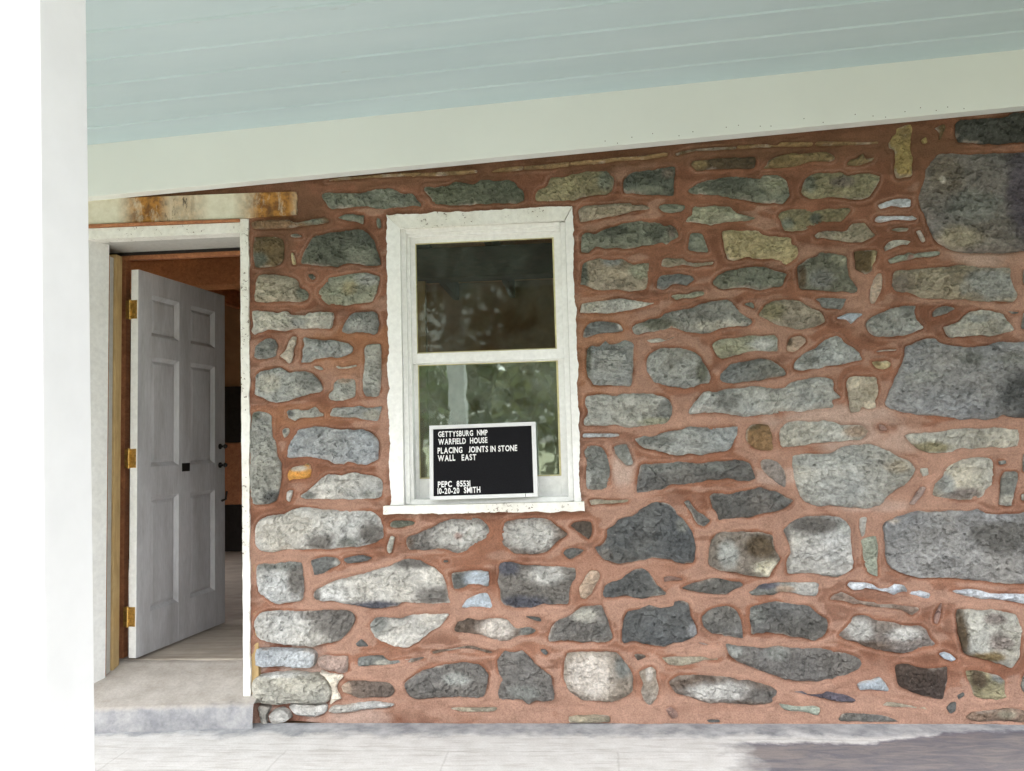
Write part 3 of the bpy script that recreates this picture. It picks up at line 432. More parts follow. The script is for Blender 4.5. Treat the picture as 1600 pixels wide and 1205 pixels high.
pkg|1200,407 1216,431 1253,463 1275,493 1311,501 1349,495 1372,480 1435,471 1502,455 1574,452 1608,431 1626,392 1647,363 1611,345 1562,337 1500,319 1439,326 1410,329 1369,338 1321,353 1278,371 1226,386|1302 436 56 50 lt2|1499 411 81 31 lt2|1350 359 94 25 dkbr
dkp|974,147 1022,153 1055,139 1112,141 1135,153 1185,141 1234,130 1270,110 1249,96 1194,99 1138,110 1077,122 1016,136
ltg|909,96 940,94 996,85 1075,85 1103,74 1090,37 1023,51 950,57 917,74
dkg2|1191,9 1196,47 1246,53 1330,47 1359,44 1405,35 1453,9
bl2|1271,180 1294,197 1339,203 1379,217 1400,197 1420,163 1414,147 1369,152 1325,155 1286,152
lt|1735,478 1747,523 1777,523 1813,526 1860,519 1908,525 1961,512 2007,500 2028,457 2036,432 2019,360 2019,311 2004,275 1979,248 1927,267 1875,282 1816,300 1764,319 1750,374 1741,429|1755 410 29 117 brdk|1900 482 52 26 pkg|1922 373 52 39 pkg|1858 306 78 26 olt2
brdk2|1448,253 1456,278 1516,274 1581,256 1641,256 1689,261 1688,204 1670,155 1656,113 1608,119 1561,128 1508,150 1462,174 1452,217
olt|1765,234 1783,249 1854,240 1912,221 1940,197 1940,155 1947,119 1899,107 1846,110 1799,125 1785,173|1822 203 39 45 brdk|1912 215 39 26 g2
bl2|1653,319 1681,331 1710,319 1730,295 1708,283 1673,295
dk|1671,71 1691,98 1718,101 1712,59 1687,44
brm|1755,29 1777,53 1843,62 1902,71 1950,77 2022,65 2078,59 2074,8 2019,8 1898,11 1798,11|1930 47 39 19 tang
bl|1728,606 1759,618 1819,618 1848,614 1907,598 1966,595 2058,591 2114,587 2123,544 2055,542 1993,552 1934,561 1875,565 1816,575 1769,585
tang|1384,83 1410,104 1463,95 1534,83 1576,80 1602,56 1563,65 1486,74 1426,74
pkbr|1643,497 1670,546 1683,558 1676,496 1656,454 1641,460
g2|2009,173 2024,221 2034,233 2090,239 2122,185 2094,119 2027,137 2013,149
dk|1722,131 1753,149 1758,131 1727,110
dkG3|1879,2819 1886,2851 1912,2865 1962,2870 2061,2867 2126,2874 2161,2888 2213,2887 2308,2884 2308,2800 2297,2716 2175,2731 2052,2733 1954,2744 1895,2752 1881,2777
yl|1565,2768 1582,2799 1603,2814 1609,2840 1651,2859 1681,2860 1690,2836 1682,2794 1674,2746 1677,2703 1671,2640 1666,2598 1645,2591 1595,2591 1587,2634 1590,2687 1585,2730 1568,2741|1643 2812 31 36 olt2
yl|1721,2775 1742,2790 1750,2758 1730,2754
brol|1785,2830 1831,2849 1840,2832 1828,2801 1816,2770 1801,2771 1808,2802
dkpur|1689,2491 1702,2532 1725,2584 1732,2626 1760,2667 1797,2702 1867,2703 1951,2693 2049,2693 2123,2692 2200,2690 2295,2685 2330,2636 2326,2511 2312,2304 2271,2202 2167,2200 2066,2196 1968,2198 1885,2205 1832,2220 1784,2248 1752,2286 1730,2340 1713,2390 1696,2438|1820 2590 78 104 br2|2176 2518 94 261 dkp|1850 2273 104 62 tang|1934 2426 130 78 g2|1804 2569 13 20 lt3
tang|1540,2066 1548,2118 1564,2138 1629,2140 1698,2142 1768,2145 1842,2152 1916,2148 1988,2132 2086,2125 2092,2074 2108,2021 2116,1990 2094,1960 2026,1966 1953,1963 1881,1977 1807,1982 1734,1988 1670,1996 1622,2021 1563,2028 1544,2045|2007 2046 146 78 g1|1589 2064 57 47 br2
g1|1407,1879 1421,1904 1457,1924 1498,1938 1529,1957 1574,1966 1629,1969 1653,1963 1646,1927 1654,1890 1677,1863 1678,1848 1645,1834 1600,1820 1530,1812 1461,1817 1422,1837|1607 1938 47 31 g2
g2|1722,1924 1746,1948 1786,1957 1825,1948 1829,1935 1793,1916 1763,1907 1723,1900
lt|1770,1855 1795,1862 1840,1878 1866,1908 1902,1927 1951,1933 1999,1923 2042,1906 2059,1875 2082,1843 2083,1823 2036,1809 1981,1798 1933,1805 1865,1802 1796,1797 1782,1818|1924 1885 62 26 g1
dk|2060,1923 2087,1920 2120,1913 2115,1903 2086,1902
g1|2153,2117 2162,2122 2226,2114 2220,2027 2148,2040
g2|2124,1831 2139,1907 2193,1915 2241,1903 2235,1822 2187,1824
slate|1471,1504 1490,1534 1513,1589 1535,1630 1557,1670 1574,1716 1585,1767 1622,1776 1658,1795 1688,1804 1722,1800 1741,1782 1765,1771 1818,1758 1891,1756 1964,1761 2014,1772 2086,1767 2138,1770 2255,1763 2262,1656 2247,1506 2230,1406 2113,1404 2062,1410 2010,1422 1980,1408 1931,1399 1879,1411 1820,1402 1782,1418 1724,1425 1656,1430 1588,1439 1544,1453 1506,1467 1477,1483|2108 1510 156 130 dkg3|2081 1688 104 31 g2|1637 1616 83 31 g1l|1863 1695 62 31 g2
lt|1557,1343 1597,1352 1671,1351 1744,1359 1818,1369 1890,1365 1963,1368 2026,1364 2078,1355 2080,1309 2072,1270 2019,1266 1957,1270 1860,1267 1812,1271 1762,1252 1713,1248 1655,1255 1608,1281 1570,1313|1666 1280 104 26 olt
lt|1669,1056 1680,1106 1714,1138 1732,1176 1766,1203 1826,1224 1880,1234 1932,1227 1952,1199 1951,1144 1940,1100 1912,1073 1894,1041 1840,1028 1760,1030 1702,1039|1805 1059 103 28 pkg|1728 1105 46 51 g1
g2|1966,1006 1976,1077 1984,1132 2002,1159 2060,1158 2062,1114 2037,1049 2023,997 1986,998|1999 1028 34 28 lt
g2|1979,1209 2011,1214 2015,1192 1983,1187
g2|2092,1239 2145,1244 2142,1128 2086,1157
slate2|1433,918 1450,939 1499,955 1554,976 1603,986 1677,979 1758,983 1837,982 1869,989 1905,969 1968,960 2021,962 2084,971 2194,975 2209,882 2198,720 2170,624 2061,631 1973,635 1869,649 1790,661 1685,668 1579,669 1516,686 1469,709 1444,742 1437,808|1936 876 126 51 dkg2|1948 816 92 46 dkg2|2120 884 115 86 dkg2|1477 939 23 14 lt3
lt|2074,1053 2127,1058 2129,1014 2074,1021
'''
MBLOBS = [(1.231, 1.436, 0.352, 0.064, 'white', 0.6), (1.344, 1.316, 0.192, 0.08, 'white', 0.6), (1.007, 1.187, 0.16, 0.144, 'dry', 0.8), (0.961, 1.157, 0.192, 0.038, 'white', 0.5), (1.503, 0.978, 0.224, 0.192, 'dry', 0.8), (1.386, 1.011, 0.16, 0.032, 'white', 0.5), (2.019, 2.19, 0.224, 0.058, 'white', 0.6), (2.13, 2.091, 0.08, 0.192, 'dry', 0.8), (1.757, 1.306, 0.352, 0.08, 'dry', 0.8), (0.592, 1.445, 0.224, 0.045, 'dry', 0.8), (0.218, 1.205, 0.058, 0.144, 'white', 0.7), (0.223, 1.096, 0.192, 0.045, 'dry', 0.6), (0.937, 1.607, 0.192, 0.045, 'dry', 0.6), (1.383, 2.029, 0.096, 0.192, 'dry', 0.7), (0.916, 1.827, 0.128, 0.096, 'dry', 0.5), (1.581, 1.31, 0.128, 0.064, 'white', 0.5), (1.689, 1.156, 0.128, 0.16, 'dry', 0.8), (1.182, 2.243, 0.192, 0.038, 'dry', 0.6), (-1.362, 1.355, 0.048, 0.288, 'mid', 0.5), (-0.966, 1.377, 0.045, 0.224, 'dry', 0.7), (-1.091, 1.851, 0.288, 0.128, 'ochre', 0.6), (-1.393, 1.518, 0.288, 0.064, 'ochre', 0.4), (0.106, 1.808, 0.192, 0.288, 'ochre', 0.5), (-0.745, 2.747, 0.96, 0.08, 'brown', 0.7), (0.362, 2.769, 0.96, 0.07, 'brown', 0.7), (1.301, 2.782, 0.8, 0.096, 'brown', 0.7), (1.753, 2.709, 0.256, 0.192, 'brown', 0.6), (-1.385, 2.578, 0.192, 0.128, 'brown', 0.8), (-1.522, 2.416, 0.128, 0.192, 'brown', 0.7), (-1.555, 2.586, 0.128, 0.064, 'ochre', 0.5), (-0.353, 0.104, 0.96, 0.096, 'dry', 0.7), (0.565, 0.058, 0.8, 0.08, 'dry', 0.7), (1.163, 0.147, 0.48, 0.16, 'dry', 0.6), (-1.114, 0.027, 0.16, 0.064, 'white', 0.5), (-0.658, 0.519, 0.64, 0.096, 'dry', 0.6), (0.162, 0.695, 0.384, 0.128, 'dry', 0.5), (-2.143, 2.691, 0.416, 0.038, 'brown', 0.9)]  # brown blobs darken the top joints with the porch shade

PAL = dict(lt=(188,186,176), ltt=(200,190,175), ltt2=(190,182,165), lt2=(197,196,192), lt3=(213,206,198), ltb=(200,206,212), ltG=(182,182,176), ltg=(165,172,158),
    lime=(215,210,190), white=(230,224,212), g1=(165,167,163), g1b=(168,172,175), g1l=(172,174,170), g2=(132,134,130), g2l=(150,152,148), ol=(130,134,121), olt=(150,144,117),
    olt2=(136,119,86), ltol=(160,161,142), dkol=(98,102,92), dkol2=(115,117,105), dkolg=(100,104,89), dk=(105,106,104), dkb=(96,97,106), dkg=(122,119,115), dkg2=(111,110,107),
    dkg3=(99,101,101), dkbr=(115,102,92), dkbr2=(85,76,68), dkp=(98,93,102), dkG3=(75,77,73), dkpur=(130,126,122), slate=(150,152,154), slate2=(152,153,154), tan=(188,175,138),
    tanbr=(152,127,92), tang=(160,152,134), tang2=(160,150,138), tang3=(170,160,142), br=(132,107,82), br2=(130,122,112), brdk=(90,78,62), brdk2=(85,74,68), brm=(135,115,100),
    brol=(108,93,68), brown=(142,114,82), pk=(172,152,144), pkbr=(152,124,114), pkt=(182,162,144), pkt2=(150,132,120), pkg=(142,134,128), orange=(208,152,80), yl=(174,154,104),
    bl=(210,216,224), bl2=(187,197,207))
ALB = 1.03                                     # seen colour -> albedo
def pal(k): return np.array(lin(PAL[k]))*ALB

# ------------------------------------------------------------------ ground
me = bpy.data.meshes.new('ground'); gv = []; gf = []; N = 40
for j in range(N+1):
    for i in range(N+1):
        u = (i/N*2-1); v = (j/N*2-1); x = 300*abs(u)**2.2*math.copysign(1, u); y = 300*abs(v)**2.2*math.copysign(1, v)
        gv.append((x, y, -.16+(.0 if math.hypot(x, y) < 9 else .5*math.sin(x*.11)*math.sin(y*.09))))
for j in range(N):
    for i in range(N): a = j*(N+1)+i; gf.append((a, a+1, a+N+2, a+N+1))
me.from_pydata(gv, [], gf); tag(link('ground', me, M['grass']), kind='structure')
pf = MB(); pf.box(-4.6, 3.9, -2.78, -.002, -.3, 0); tag(pf.build('porch_floor', M['floor'], None, .008), kind='structure')

# ------------------------------------------------------------------ stone wall
wall = empty('stone_wall', (0, 0, 0)); tag(wall, 'rough fieldstone house wall with freshly placed red mortar joints', 'wall')
DOOR = (-2.60, -1.672, 0.0, 2.56); WIN = (-.915, -.002, 1.03, 2.51)
stones = []                                   # (key, outline Nx2 m, patches)
for l in STONES.strip().split('\n'):
    q = l.split('|'); pts = np.array([[float(a) for a in p.split(',')] for p in q[1].split()])/1000
    pat = []
    for t in q[2:]:
        a = t.split(); pat.append((float(a[0])/1000, float(a[1])/1000, max(float(a[2])/1000, .012), max(float(a[3])/1000, .01), a[4]))
    stones.append([q[0], pts, pat])
rng = np.random.RandomState(3)
ntr = len(stones); boxes = [(s[1][:, 0].min()-.012, s[1][:, 0].max()+.012, s[1][:, 1].min()-.012, s[1][:, 1].max()+.012) for s in stones]
def fill(x0, x1, z0, z1):                     # the wall goes on in the same rubble beyond the frame
    z = z0+.02
    while z < z1-.08:
        h = rng.uniform(.11, .3); h = min(h, z1-.02-z); x = x0
        while x < x1-.1:
            wd = rng.uniform(.16, .55); hh = h*rng.uniform(.8, .97); a, b, c, d = x, min(x+wd, x1), z, z+hh
            if any(a < B[1] and b > B[0] and c < B[3] and d > B[2] for B in boxes[:ntr]): x += .035; continue
            if b-a > .1 and hh > .05 and not any(a < B[1] and b > B[0] and c < B[3] and d > B[2] for B in boxes[:ntr]):
                th = np.linspace(0, 2*np.pi, 17)[:-1]; e = rng.uniform(.35, .6)
                px = (a+b)/2+(b-a)/2*np.sign(np.cos(th))*np.abs(np.cos(th))**e*rng.uniform(.9, 1, 16); pz = (c+d)/2+(d-c)/2*np.sign(np.sin(th))*np.abs(np.sin(th))**e*rng.uniform(.86, 1, 16)
                k = rng.choice(['g1', 'g2', 'dkg', 'lt', 'slate', 'tang', 'dkg2', 'ol']); stones.append([k, np.stack([px, pz], 1), [((a+b)/2, (c+d)/2, (b-a)*.3, (d-c)*.3, rng.choice(['g1', 'lt', 'g2']))]])
            x += wd+rng.uniform(.03, .05)
        z += h+rng.uniform(.025, .045)
fill(2.13, 3.55, 0, 3.1); fill(-4.3, -2.72, 0, 2.9)

def resample(p, step):
    n = len(p); out = []
    for i in range(n):                        # rounded a little: centripetal feel by Catmull-Rom
        a, b, c, d = p[i-1], p[i], p[(i+1) % n], p[(i+2) % n]; L = np.linalg.norm(c-b); k = max(1, int(round(L/step)))
        for t in np.arange(k)/k:
            cr = .5*((2*b)+(-a+c)*t+(2*a-5*b+4*c-d)*t*t+(-a+3*b-3*c+d)*t**3); out.append(.65*cr+.35*(b+(c-b)*t))
    return np.array(out)
def pdist(q, poly):
    """distance to outline and inside test for points q"""
    a = poly; b = np.roll(poly, -1, 0); best = np.full(len(q), 9.); ins = np.zeros(len(q), bool)
    for (x0, y0), (x1, y1) in zip(a, b):
        dx, dy = x1-x0, y1-y0; L = dx*dx+dy*dy+1e-12
        t = np.clip(((q[:, 0]-x0)*dx+(q[:, 1]-y0)*dy)/L, 0, 1); d = np.hypot(q[:, 0]-x0-t*dx, q[:, 1]-y0-t*dy); best = np.minimum(best, d)
        c = (y0 > q[:, 1]) != (y1 > q[:, 1])
        if dy != 0: ins ^= c & (q[:, 0] < x0+(q[:, 1]-y0)*dx/dy)
    return best, ins
GX0, GX1, GZ0, GZ1, GS = -4.4, 3.65, 0.0, 3.2, .0075
gnx, gnz = int((GX1-GX0)/GS), int((GZ1-GZ0)/GS)
gx = GX0+np.arange(gnx+1)*GS; gz = GZ0+np.arange(gnz+1)*GS
DF = np.full((gnz+1, gnx+1), .2)              # signed distance to the nearest stone (negative inside)

def loose(x, z):                              # the corner by the doorstep has lost its mortar
    return sstep(1.25, .75, np.hypot((x+1.46)/.20, (z-.2)/.24))
for si, (key, raw, pats) in enumerate(stones):
    sx, sz = raw.mean(0); size = raw.max(0)-raw.min(0); big = float(np.sqrt(size[0]*size[1])); seen = si < ntr and True
    step = .008 if big > .06 else .006
    if not seen: step = .016
    p = resample(raw, step)
    area = .5*np.sum(p[:, 0]*np.roll(p[:, 1], -1)-np.roll(p[:, 0], -1)*p[:, 1])
    if area < 0: p = p[::-1]
    tn = np.roll(p, -1, 0)-np.roll(p, 1, 0); tn /= np.linalg.norm(tn, axis=1)[:, None]+1e-9; nrm = np.stack([tn[:, 1], -tn[:, 0]], 1)     # outward
    amp = min(.007, .05*min(size)+.001); p = p+nrm*(fbm(p[:, 0]*22, p[:, 1]*22, si, 4, .6)*amp)[:, None]
    # distance field for the mortar
    m = .07; i0, i1 = np.searchsorted(gx, [p[:, 0].min()-m, p[:, 0].max()+m]); j0, j1 = np.searchsorted(gz, [p[:, 1].min()-m, p[:, 1].max()+m])
    if i1 > i0 and j1 > j0:
        qx, qz = np.meshgrid(gx[i0:i1], gz[j0:j1]); pc = p[::2] if len(p) > 30 else p
        d, ins = pdist(np.stack([qx.ravel(), qz.ravel()], 1), pc); d = np.where(ins, -d, d).reshape(qx.shape); DF[j0:j1, i0:i1] = np.minimum(DF[j0:j1, i0:i1], d)
    ins_r = p-nrm*.0045; d, ins = pdist(ins_r, p); ring = ins_r[ins & (d > .0036)]
    qx, qz = np.meshgrid(np.arange(p[:, 0].min(), p[:, 0].max(), step), np.arange(p[:, 1].min(), p[:, 1].max(), step)); qx = qx+rng.uniform(-.25, .25, qx.shape)*step; qz = qz+rng.uniform(-.25, .25, qz.shape)*step
    q = np.stack([qx.ravel(), qz.ravel()], 1); d, ins = pdist(q, p); q = q[ins & (d > .0045+step*.55)]
    allp = np.concatenate([p, ring, q]); n = len(p)
    res = delaunay_2d_cdt([Vector((float(a), float(b))) for a, b in allp], [(i, (i+1) % n) for i in range(n)], [], 1, 1e-5)
    V2 = np.array([(a.x, a.y) for a in res[0]]); F = res[2]
    d, _ = pdist(V2, p); x, z = V2[:, 0], V2[:, 1]
    s = si*7.3; pro = rng.uniform(.004, .011)+.016*min(1, big/.45)*rng.uniform(.3, 1.); ew = min(.03, .2*min(size)+.004)
    edge = rng.uniform(.008, .017)
    low = fbm(x*5+s, z*5, si, 3); mid = fbm(x*17+s, z*20, si+5, 4, .55); ridge = 1-np.abs(fbm(x*9+s+z*4, z*14, si+9, 3))*2
    stepz = low*.5+mid*.5; ter = np.round(stepz*4)/4; kk = min(1, big/.22)
    th = rng.uniform(.9, 2.0) if rng.rand() < .7 else rng.uniform(0, 3.1); tt = (x*math.cos(th)+z*math.sin(th))*rng.uniform(7, 13)+1.1*fbm(x*6, z*6, si+61, 4, .6)+s      # split ledges along the grain
    saw = (tt-np.floor(tt)-.5)*sstep(-.25, .2, fbm(x*5+2, z*5, si+63, 2))*rng.uniform(.3, 1.)
    h = edge+pro*sstep(0, 1, d/ew)**.8+kk*(saw*.013*sstep(0, .03, d)+low*.018+mid*.013+(ter-stepz)*.06+ridge*.006)*sstep(.0, .010, d)+fbm(x*70, z*70, si+3, 2)*.0016+((x-sx)*rng.uniform(-.05, .05)+(z-sz)*rng.uniform(-.06, .03))*kk
    h = np.where(d < .0015, -.028, np.maximum(h, edge*.6))
    cx, cz = sx, sz
    me = bpy.data.meshes.new('stone'); me.from_pydata([(float(a-cx), float(-b), float(c-cz)) for a, b, c in zip(x, h, z)], [], [tuple(f) for f in F])
    me.polygons.foreach_set('use_smooth', [True]*len(me.polygons)); me.set_sharp_from_angle(angle=R(33))
    # colour: stone body, mineral patches with ragged edges, damp or lime-washed margins
    base = pal(key)*rng.uniform(.93, 1.07); col = np.tile(base, (len(x), 1)); va = fbm(x*7+s, z*9, si+21, 4, .6); vb = fbm(x*26, z*30+s, si+31, 4, .6)
    col *= (1+.2*va+.13*vb)[:, None]
    tint = fbm(x*4, z*4+s, si+51, 3)[:, None]; col *= 1+tint*np.array([.06, .01, -.07])
    for (a, b, rx, rz, k2) in pats:
        e = np.hypot((x-a)/rx, (z-b)/rz)+.3*fbm(x*13, z*13, si+77, 4, .62)+.14*fbm(x*48, z*48, si+78, 3, .6)
        mk = sstep(1.35, .55, e)[:, None]; col = col*(1-mk)+pal(k2)*(1+.16*va+.16*vb)[:, None]*mk
    rim = sstep(.010, .003, d+.008*fbm(x*30, z*30, si+91, 3)); col *= (1-.06*rim)[:, None]
    lw = sstep(.009, .003, d)*sstep(.08, .35, fbm(x*14, z*14, si+101, 3)); col = col*(1-.6*lw[:, None])+np.array([.52, .46, .4])*.6*lw[:, None]
    ca = me.color_attributes.new('Col', 'FLOAT_COLOR', 'POINT'); ca.data.foreach_set('color', np.concatenate([np.clip(col, .01, .9), np.ones((len(x), 1))], 1).astype(np.float32).ravel())
    o = link('stone', me, M['stone'], wall); o.location = (cx, 0, cz)

# mortar sheet: a height field that rises from the stone edges to a tooled ribbon
XX, ZZ = np.meshgrid(gx, gz); d = DF
rib = fbm(XX*7, ZZ*7, 400, 3); fine = fbm(XX*45, ZZ*45, 401, 3); tool = fbm(XX*14+ZZ*3, ZZ*40, 402, 3)
dj = d+.006*fbm(XX*20, ZZ*20, 403, 3)
crease = np.exp(-((dj-.016)/.0032)**2)*sstep(-.15, .25, fbm(XX*6, ZZ*6, 404, 3)); lap = sstep(.0, .009, dj)
H = .0052+.0026*lap*(1+.45*rib)+.0032*rib+.0018*fine+.0032*tool*sstep(0, .01, d)-.0062*crease+.003*sstep(.018, .03, dj)
H += .004*sstep(.3, .5, fbm(XX*11+3, ZZ*11, 405, 3))
lo = loose(XX, ZZ); H = H-lo*.034-(d < -.012)*.004
CB = dict(mid=(.285, .132, .082), dry=(.405, .243, .18), wet=(.19, .08, .047), brown=(.165, .085, .05), white=(.52, .40, .34), ochre=(.36, .17, .085))  # wet and brown also carry the porch shade on the upper wall
mid, dry, wet, brown, white, ochre = (np.array(CB[k]) for k in ('mid', 'dry', 'wet', 'brown', 'white', 'ochre'))
nb = fbm(XX*2.2, ZZ*3.2, 410, 4); n2 = fbm(XX*9, ZZ*16, 411, 4, .6); n3 = fbm(XX*16, ZZ*5, 412, 3)
kd = sstep(.05, .75, .55*nb+.6*n2+.55*sstep(.006, .02, d)-.25+.62*sstep(1.3, .35, ZZ)-.7*sstep(1.8, 2.5, ZZ))
kw = sstep(.1, .6, -.4*nb+.6*n3+.4*sstep(.008, .001, d)-.2+.35*sstep(1.9, 2.5, ZZ))
zz = .14*sstep(1.35, .4, ZZ)+.22*np.exp(-((XX-1.5)/.9)**2-((ZZ-1.35)/.5)**2)-.38*sstep(1.8, 2.5, ZZ)  # upper mortar pushed darker: porch shade put into the colour
warp = fbm(XX*4, ZZ*9, 416, 3); q1 = .9*fbm(XX*3+warp*.5, ZZ*11+warp, 417, 3)+.35*nb+zz+.22*sstep(.004, .018, dj)
q2 = .9*fbm(XX*4-warp*.6, ZZ*14+warp, 418, 3)-.3*nb-.5*zz+.05*sstep(.010, .002, d)
kd = .2*kd+.8*sstep(.08, .19, q1); kw = .15*kw+.85*sstep(.12, .22, q2)
colm = mid*(1-kd[..., None])+dry*kd[..., None]; colm = colm*(1-.72*kw[..., None])+wet*.72*kw[..., None]
ridge_m = np.exp(-((dj-.012)/.0048)**2)*sstep(-.3, .15, fbm(XX*5+7, ZZ*5, 424, 3)); H += .0048*ridge_m-.003*sstep(.018, .03, dj)
H += .0022*sstep(.04, .22, q1)-.0022*sstep(.18, .34, q2)
lt_ = (np.exp(-((dj-.0085)/.003)**2)*sstep(-.1, .4, fbm(XX*8, ZZ*8, 414, 3))*.5)[..., None]; rm_ = (ridge_m*.5)[..., None]; colm = colm*(1-rm_)+dry*1.02*rm_; colm = colm*(1-.14*sstep(.018, .028, dj)[..., None]); colm = colm*(1-lt_)+dry*1.08*lt_; colm = colm*(1-.25*crease[..., None])  # creases darkened: groove shade put into the colour
for a, b, rx, rz, k, s in MBLOBS:
    e = np.hypot((XX-a)/rx, (ZZ-b)/rz)+.5*fbm(XX*13, ZZ*13, 420, 4, .6); mk = (sstep(1.3, .5, e)*s)[..., None]; colm = colm*(1-mk)+np.array(CB[k])*mk*(1+.15*n2[..., None])
colm = colm*(1-.6*lo[..., None])+(np.array([.20, .075, .05])+np.array([.36, .36, .33])*sstep(-.05, .2, n2)[..., None])*.6*lo[..., None]
keep = np.ones_like(d, bool)
for (a, b, c, e) in (DOOR, WIN): keep &= ~((XX > a) & (XX < b) & (ZZ > c) & (ZZ < e))
keep &= d > -.022
ck = keep[:-1, :-1] & keep[1:, :-1] & keep[:-1, 1:] & keep[1:, 1:]
jj, ii = np.nonzero(ck); W1 = gnx+1; a0 = jj*W1+ii
quads = np.stack([a0, a0+1, a0+W1+1, a0+W1], 1); used = np.unique(quads); remap = np.full((gnz+1)*W1, -1, np.int64); remap[used] = np.arange(len(used))
V3 = np.stack([XX.ravel()[used], -H.ravel()[used], ZZ.ravel()[used]], 1).astype(np.float32); quads = remap[quads].astype(np.int32)
me = bpy.data.meshes.new('mortar'); me.vertices.add(len(V3)); me.vertices.foreach_set('co', V3.ravel()); me.loops.add(quads.size); me.loops.foreach_set('vertex_index', quads.ravel())
me.polygons.add(len(quads)); me.polygons.foreach_set('loop_start', np.arange(0, quads.size, 4, dtype=np.int32)); me.polygons.foreach_set('loop_total', np.full(len(quads), 4, np.int32)); me.polygons.foreach_set('use_smooth', np.ones(len(quads), bool)); me.update(calc_edges=True)
ca = me.color_attributes.new('Col', 'FLOAT_COLOR', 'POINT'); cc = colm.reshape(-1, 3)[used]; ca.data.foreach_set('color', np.concatenate([np.clip(cc, .01, .9), np.ones((len(cc), 1))], 1).astype(np.float32).ravel())
mo = link('mortar', me, M['mortar'], wall)
core = MB(); T0, T1 = .06, .45
core.box(-4.5, DOOR[0], T0, T1, -.3, 3.3); core.box(DOOR[1], WIN[0], T0, T1, -.3, 3.3); core.box(WIN[1], 3.75, T0, T1, -.3, 3.3)
core.box(DOOR[0], DOOR[1], T0, T1, DOOR[3], 3.3); core.box(WIN[0], WIN[1], T0, T1, WIN[3], 3.3); core.box(WIN[0], WIN[1], T0, T1, -.3, WIN[2]); core.box(DOOR[0], DOOR[1], T0, T1, -.3, .05)
core.build('wall_core', M['plaster'], wall)

# ------------------------------------------------------------------ sash window
win = empty('sash_window', (-.46, 0, 1.02)); tag(win, 'white painted double-hung sash window set in the stone wall', 'window')
def W_(mb, name, mat, parent=win, bevel=.0, smooth=False):
    o = mb.build(name, mat, None, bevel, smooth)
    p = parent
    while p: o.data.transform(Matrix.Translation(-p.location)) if p.parent is None else None; p = p.parent
    o.parent = parent; return o
def dep(v, Y, c): return c+(v-c)*(3.97+Y)/3.97
def DX(x, Y): return dep(x, Y, 0.)
def DZ(z, Y): return dep(z, Y, 1.36)
def rag(a, b, n, amp, seed):
    """ragged edge from a to b"""
    a = np.array(a); b = np.array(b); t = np.linspace(0, 1, n); dv = b-a; L = np.linalg.norm(dv); nn = np.array([dv[1], -dv[0]])/L
    off = fbm(t*L*16, t*0+seed, seed, 4, .65)*amp; off[0] = off[-1] = 0
    return [tuple(a+dv*k+nn*o) for k, o in zip(t, off)]
F0, F1 = -.024, .07
hd = MB(); hd.prism_xz([(-.862, 2.455), (-.0245, 2.461)] + rag((.014, 2.527), (-.932, 2.530), 110, .010, 3), F0, F1); W_(hd, 'head_casing', M['chipped'])
lf = MB(); lf.prism_xz(rag((-.932, 2.528), (-.934, 1.06), 150, .012, 5) + [(-.865, 1.06), (-.862, 2.455)], F0+.002, F1); W_(lf, 'side_casing', M['white'])
rg = MB(); rg.prism_xz([(-.022, 1.06)] + rag((.012, 1.06), (.015, 2.525), 150, .012, 8) + [(-.0225, 2.456)], F0+.002, F1); W_(rg, 'side_casing', M['white'])
def strip(x0, x1, z0, z1, y0, y1, name, mat, bev=.002, par=win):
    return W_(MB().box(x0, x1, y0, y1, z0, z1), name, mat, par, bev)
strip(-.863, -.838, 1.062, 2.456, .004, .08, 'inner_bead', M['white'], .003); strip(-.840, -.822, 1.064, 2.44, .022, .09, 'inner_bead', M['white'], .003)
strip(-.838, -.05, 2.436, 2.458, .004, .08, 'inner_bead', M['white'], .003); strip(-.822, -.05, 2.420, 2.438, .022, .09, 'inner_bead', M['white'], .003)
strip(-.048, -.023, 1.062, 2.456, .006, .08, 'inner_bead', M['white'], .003)
sl = MB(); sl.prism_xz([(.027, 1.060), (-.961, 1.058)] + rag((-.962, 1.018), (.029, 1.014), 120, .009, 11)[0:], -.055, .10); W_(sl, 'sill', M['chipped'], win, .0)
strip(-.86, -.03, 1.056, 1.082, .012, .13, 'sub_sill', M['white'], .004)
def sash(name, xs, zs, Y, glass, mat, putty_r):
    x0, x1, gx0, gx1 = (DX(v, Y) for v in xs); z0, z1, gz0, gz1 = (DZ(v, Y) for v in zs)
    f = MB(); f.box(x0, gx0, Y, Y+.034, z0, z1); f.box(gx1, x1, Y, Y+.034, z0, z1); f.box(gx0, gx1, Y+.001, Y+.034, z0, gz0); f.box(gx0, gx1, Y+.001, Y+.034, gz1, z1)
    s = W_(f, name, mat, win, .002)
    pt = MB(); k = .006; pt.box(gx0, gx0+k*.6, Y+.008, Y+.02, gz0, gz1); pt.box(gx1-k*putty_r, gx1, Y+.006, Y+.02, gz0, gz1); pt.box(gx0, gx1, Y+.009, Y+.02, gz0, gz0+k); pt.box(gx0, gx1, Y+.009, Y+.02, gz1-k*.6, gz1)
    q = W_(pt, 'putty', M['yellow'], win); q.parent = s; q.matrix_parent_inverse = Matrix()
    g = W_(MB().box(gx0-.004, gx1+.004, Y+.016, Y+.019, gz0-.004, gz1+.004), 'pane', glass, win); g.parent = s
    return s
# sash meshes are in window space, so the part and its sub-parts share one origin
up_s = sash('upper_sash', (-.825, -.045, -.79, -.083), (1.765, 2.44, 1.815, 2.381), .045, M['glass_up'], M['white'], 1.3)
lo_s = sash('lower_sash', (-.83, -.04, -.788, -.080), (1.075, 1.80, 1.185, 1.757), .082, M['glass_lo'], M['white'], 1.6)

